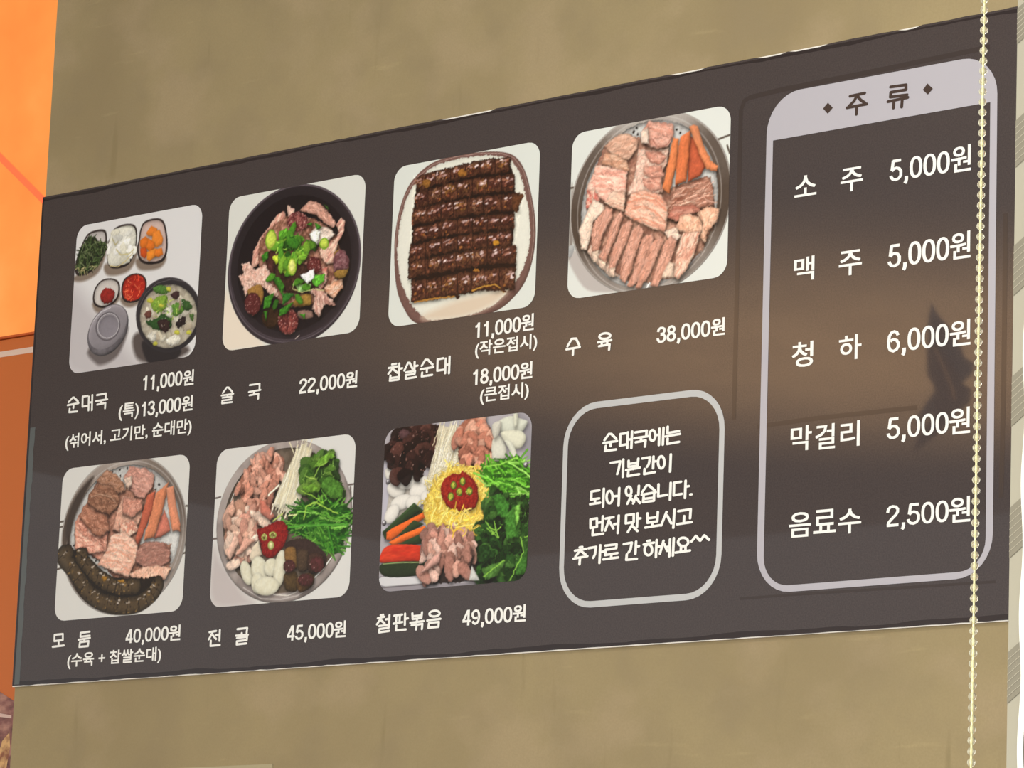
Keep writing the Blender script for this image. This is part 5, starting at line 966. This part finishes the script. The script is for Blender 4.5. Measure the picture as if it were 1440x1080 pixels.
quad('white_line', (-1.295, (x0.z+x1.z)/2), (-.005, (w0.z+w1.z)/2), mat('white_poster_line', (236, 206, 186), .45), post, -.0105)
pork = [(-1.1689, 0.3490, 1.9979), (-0.9665, 0.3490, 2.0542), (-0.7415, 0.3490, 2.0427), (-0.5647, 0.3490, 2.0014), (-0.4336, 0.3490, 1.9467), (-0.3777, 0.3490, 1.9209), (-0.3033, 0.3490, 1.8634), (-0.2546, 0.3490, 1.7672), (-0.3253, 0.3490, 1.6611), (-0.5231, 0.3490, 1.5823), (-0.8227, 0.3490, 1.5710), (-1.0832, 0.3490, 1.6739), (-1.1983, 0.3490, 1.8516)]
link('printed_pork', mesh('printed_pork', [(q[0], -.0106, q[2]) for q in pork], [tuple(range(len(pork)))]),
     noisy(mat('printed_pork_ink', (150, 90, 80), .45), [(.3, (84, 54, 50)), (.5, (142, 92, 84)), (.7, (196, 146, 126))], scale=26, stretch=(1, 1, 2)), post)
st = [(-0.8642, 0.3490, 1.9482), (-0.4297, 0.3490, 1.9051), (-0.3962, 0.3490, 1.8997), (-0.3957, 0.3490, 1.8942), (-0.4290, 0.3490, 1.8982), (-0.8631, 0.3490, 1.9381)]
link('printed_fat_line', mesh('printed_fat_line', [(q[0], -.0108, q[2]) for q in st], [tuple(range(6))]), mat('printed_fat_ink', (222, 190, 176), .45), post)
st = [(-0.4184, 0.3490, 1.8511), (-0.3993, 0.3490, 1.8669), (-0.3947, 0.3490, 1.8393), (-0.4025, 0.3490, 1.7917), (-0.4266, 0.3490, 1.7855), (-0.4264, 0.3490, 1.8266)]
link('printed_crust', mesh('printed_crust', [(q[0], -.0108, q[2]) for q in st], [tuple(range(6))]), noisy(mat('printed_crust_ink', (206, 150, 96), .45), [(.35, (150, 92, 62)), (.6, (226, 180, 120))], scale=60), post)

# ---------------------------------------------------------------- dark shape added under the ceiling, seen only mirrored in the glossy film
def slab_mesh(name, pts, z, h):
    n = len(pts)
    return mesh(name, [(x, y, z) for x, y, _ in pts] + [(x, y, z+h) for x, y, _ in pts], [tuple(range(n)), tuple(range(2*n-1, n-1, -1))] + [(i, (i+1) % n, n+(i+1) % n, n+i) for i in range(n)])
silhouette = link('mirrored_silhouette', slab_mesh('mirrored_silhouette', [(-1.1657, -4.5736, 3.5000), (-1.2453, -4.7215, 3.5000), (-1.3245, -4.9011, 3.5000), (-1.4229, -5.1034, 3.5000), (-1.5258, -5.2858, 3.5000), (-1.5530, -5.3804, 3.5000), (-1.6448, -5.5102, 3.5000), (-1.8093, -5.6765, 3.5000), (-2.0533, -5.9313, 3.5000), (-2.3337, -6.1887, 3.5000), (-2.1750, -5.9879, 3.5000), (-1.9210, -5.7016, 3.5000), (-1.7003, -5.3929, 3.5000), (-1.5735, -5.1896, 3.5000), (-1.5107, -5.0650, 3.5000), (-1.3363, -4.8050, 3.5000)], 3.5, .014),
             mat('black_silhouette', (26, 25, 28), .9), None, label='bent black shape added under the ceiling to give the dark reflection in the drinks list', category='silhouette')
link('pale_streak', slab_mesh('pale_streak', [(-1.2368, -4.6975, 3.4970), (-1.4049, -5.0046, 3.4970), (-1.5761, -5.3077, 3.4970), (-1.6551, -5.4295, 3.4970), (-1.6521, -5.4313, 3.4970), (-1.5731, -5.3094, 3.4970), (-1.4020, -5.0063, 3.4970), (-1.2340, -4.6991, 3.4970)], 3.497, .002), mat('pale_streak_tone', (190, 170, 140), .8), silhouette)
# top edge of a pale sheet taped to the wall under the board, mostly below the frame
k0 = Vector((0.4083, 0.0050, 1.7443)); k1 = Vector((0.6579, 0.0050, 1.7428)); zk = min(k0.z, k1.z)
sheet = link('paper_sheet', box_mesh('paper_sheet', (k0.x, .0035, zk-.2), (k1.x, .0059, zk)), mat('pale_paper', (170, 158, 124), .7), None, label='pale paper sheet on the wall under the board, only its top edge in view', category='paper')

bpy.context.view_layer.update()
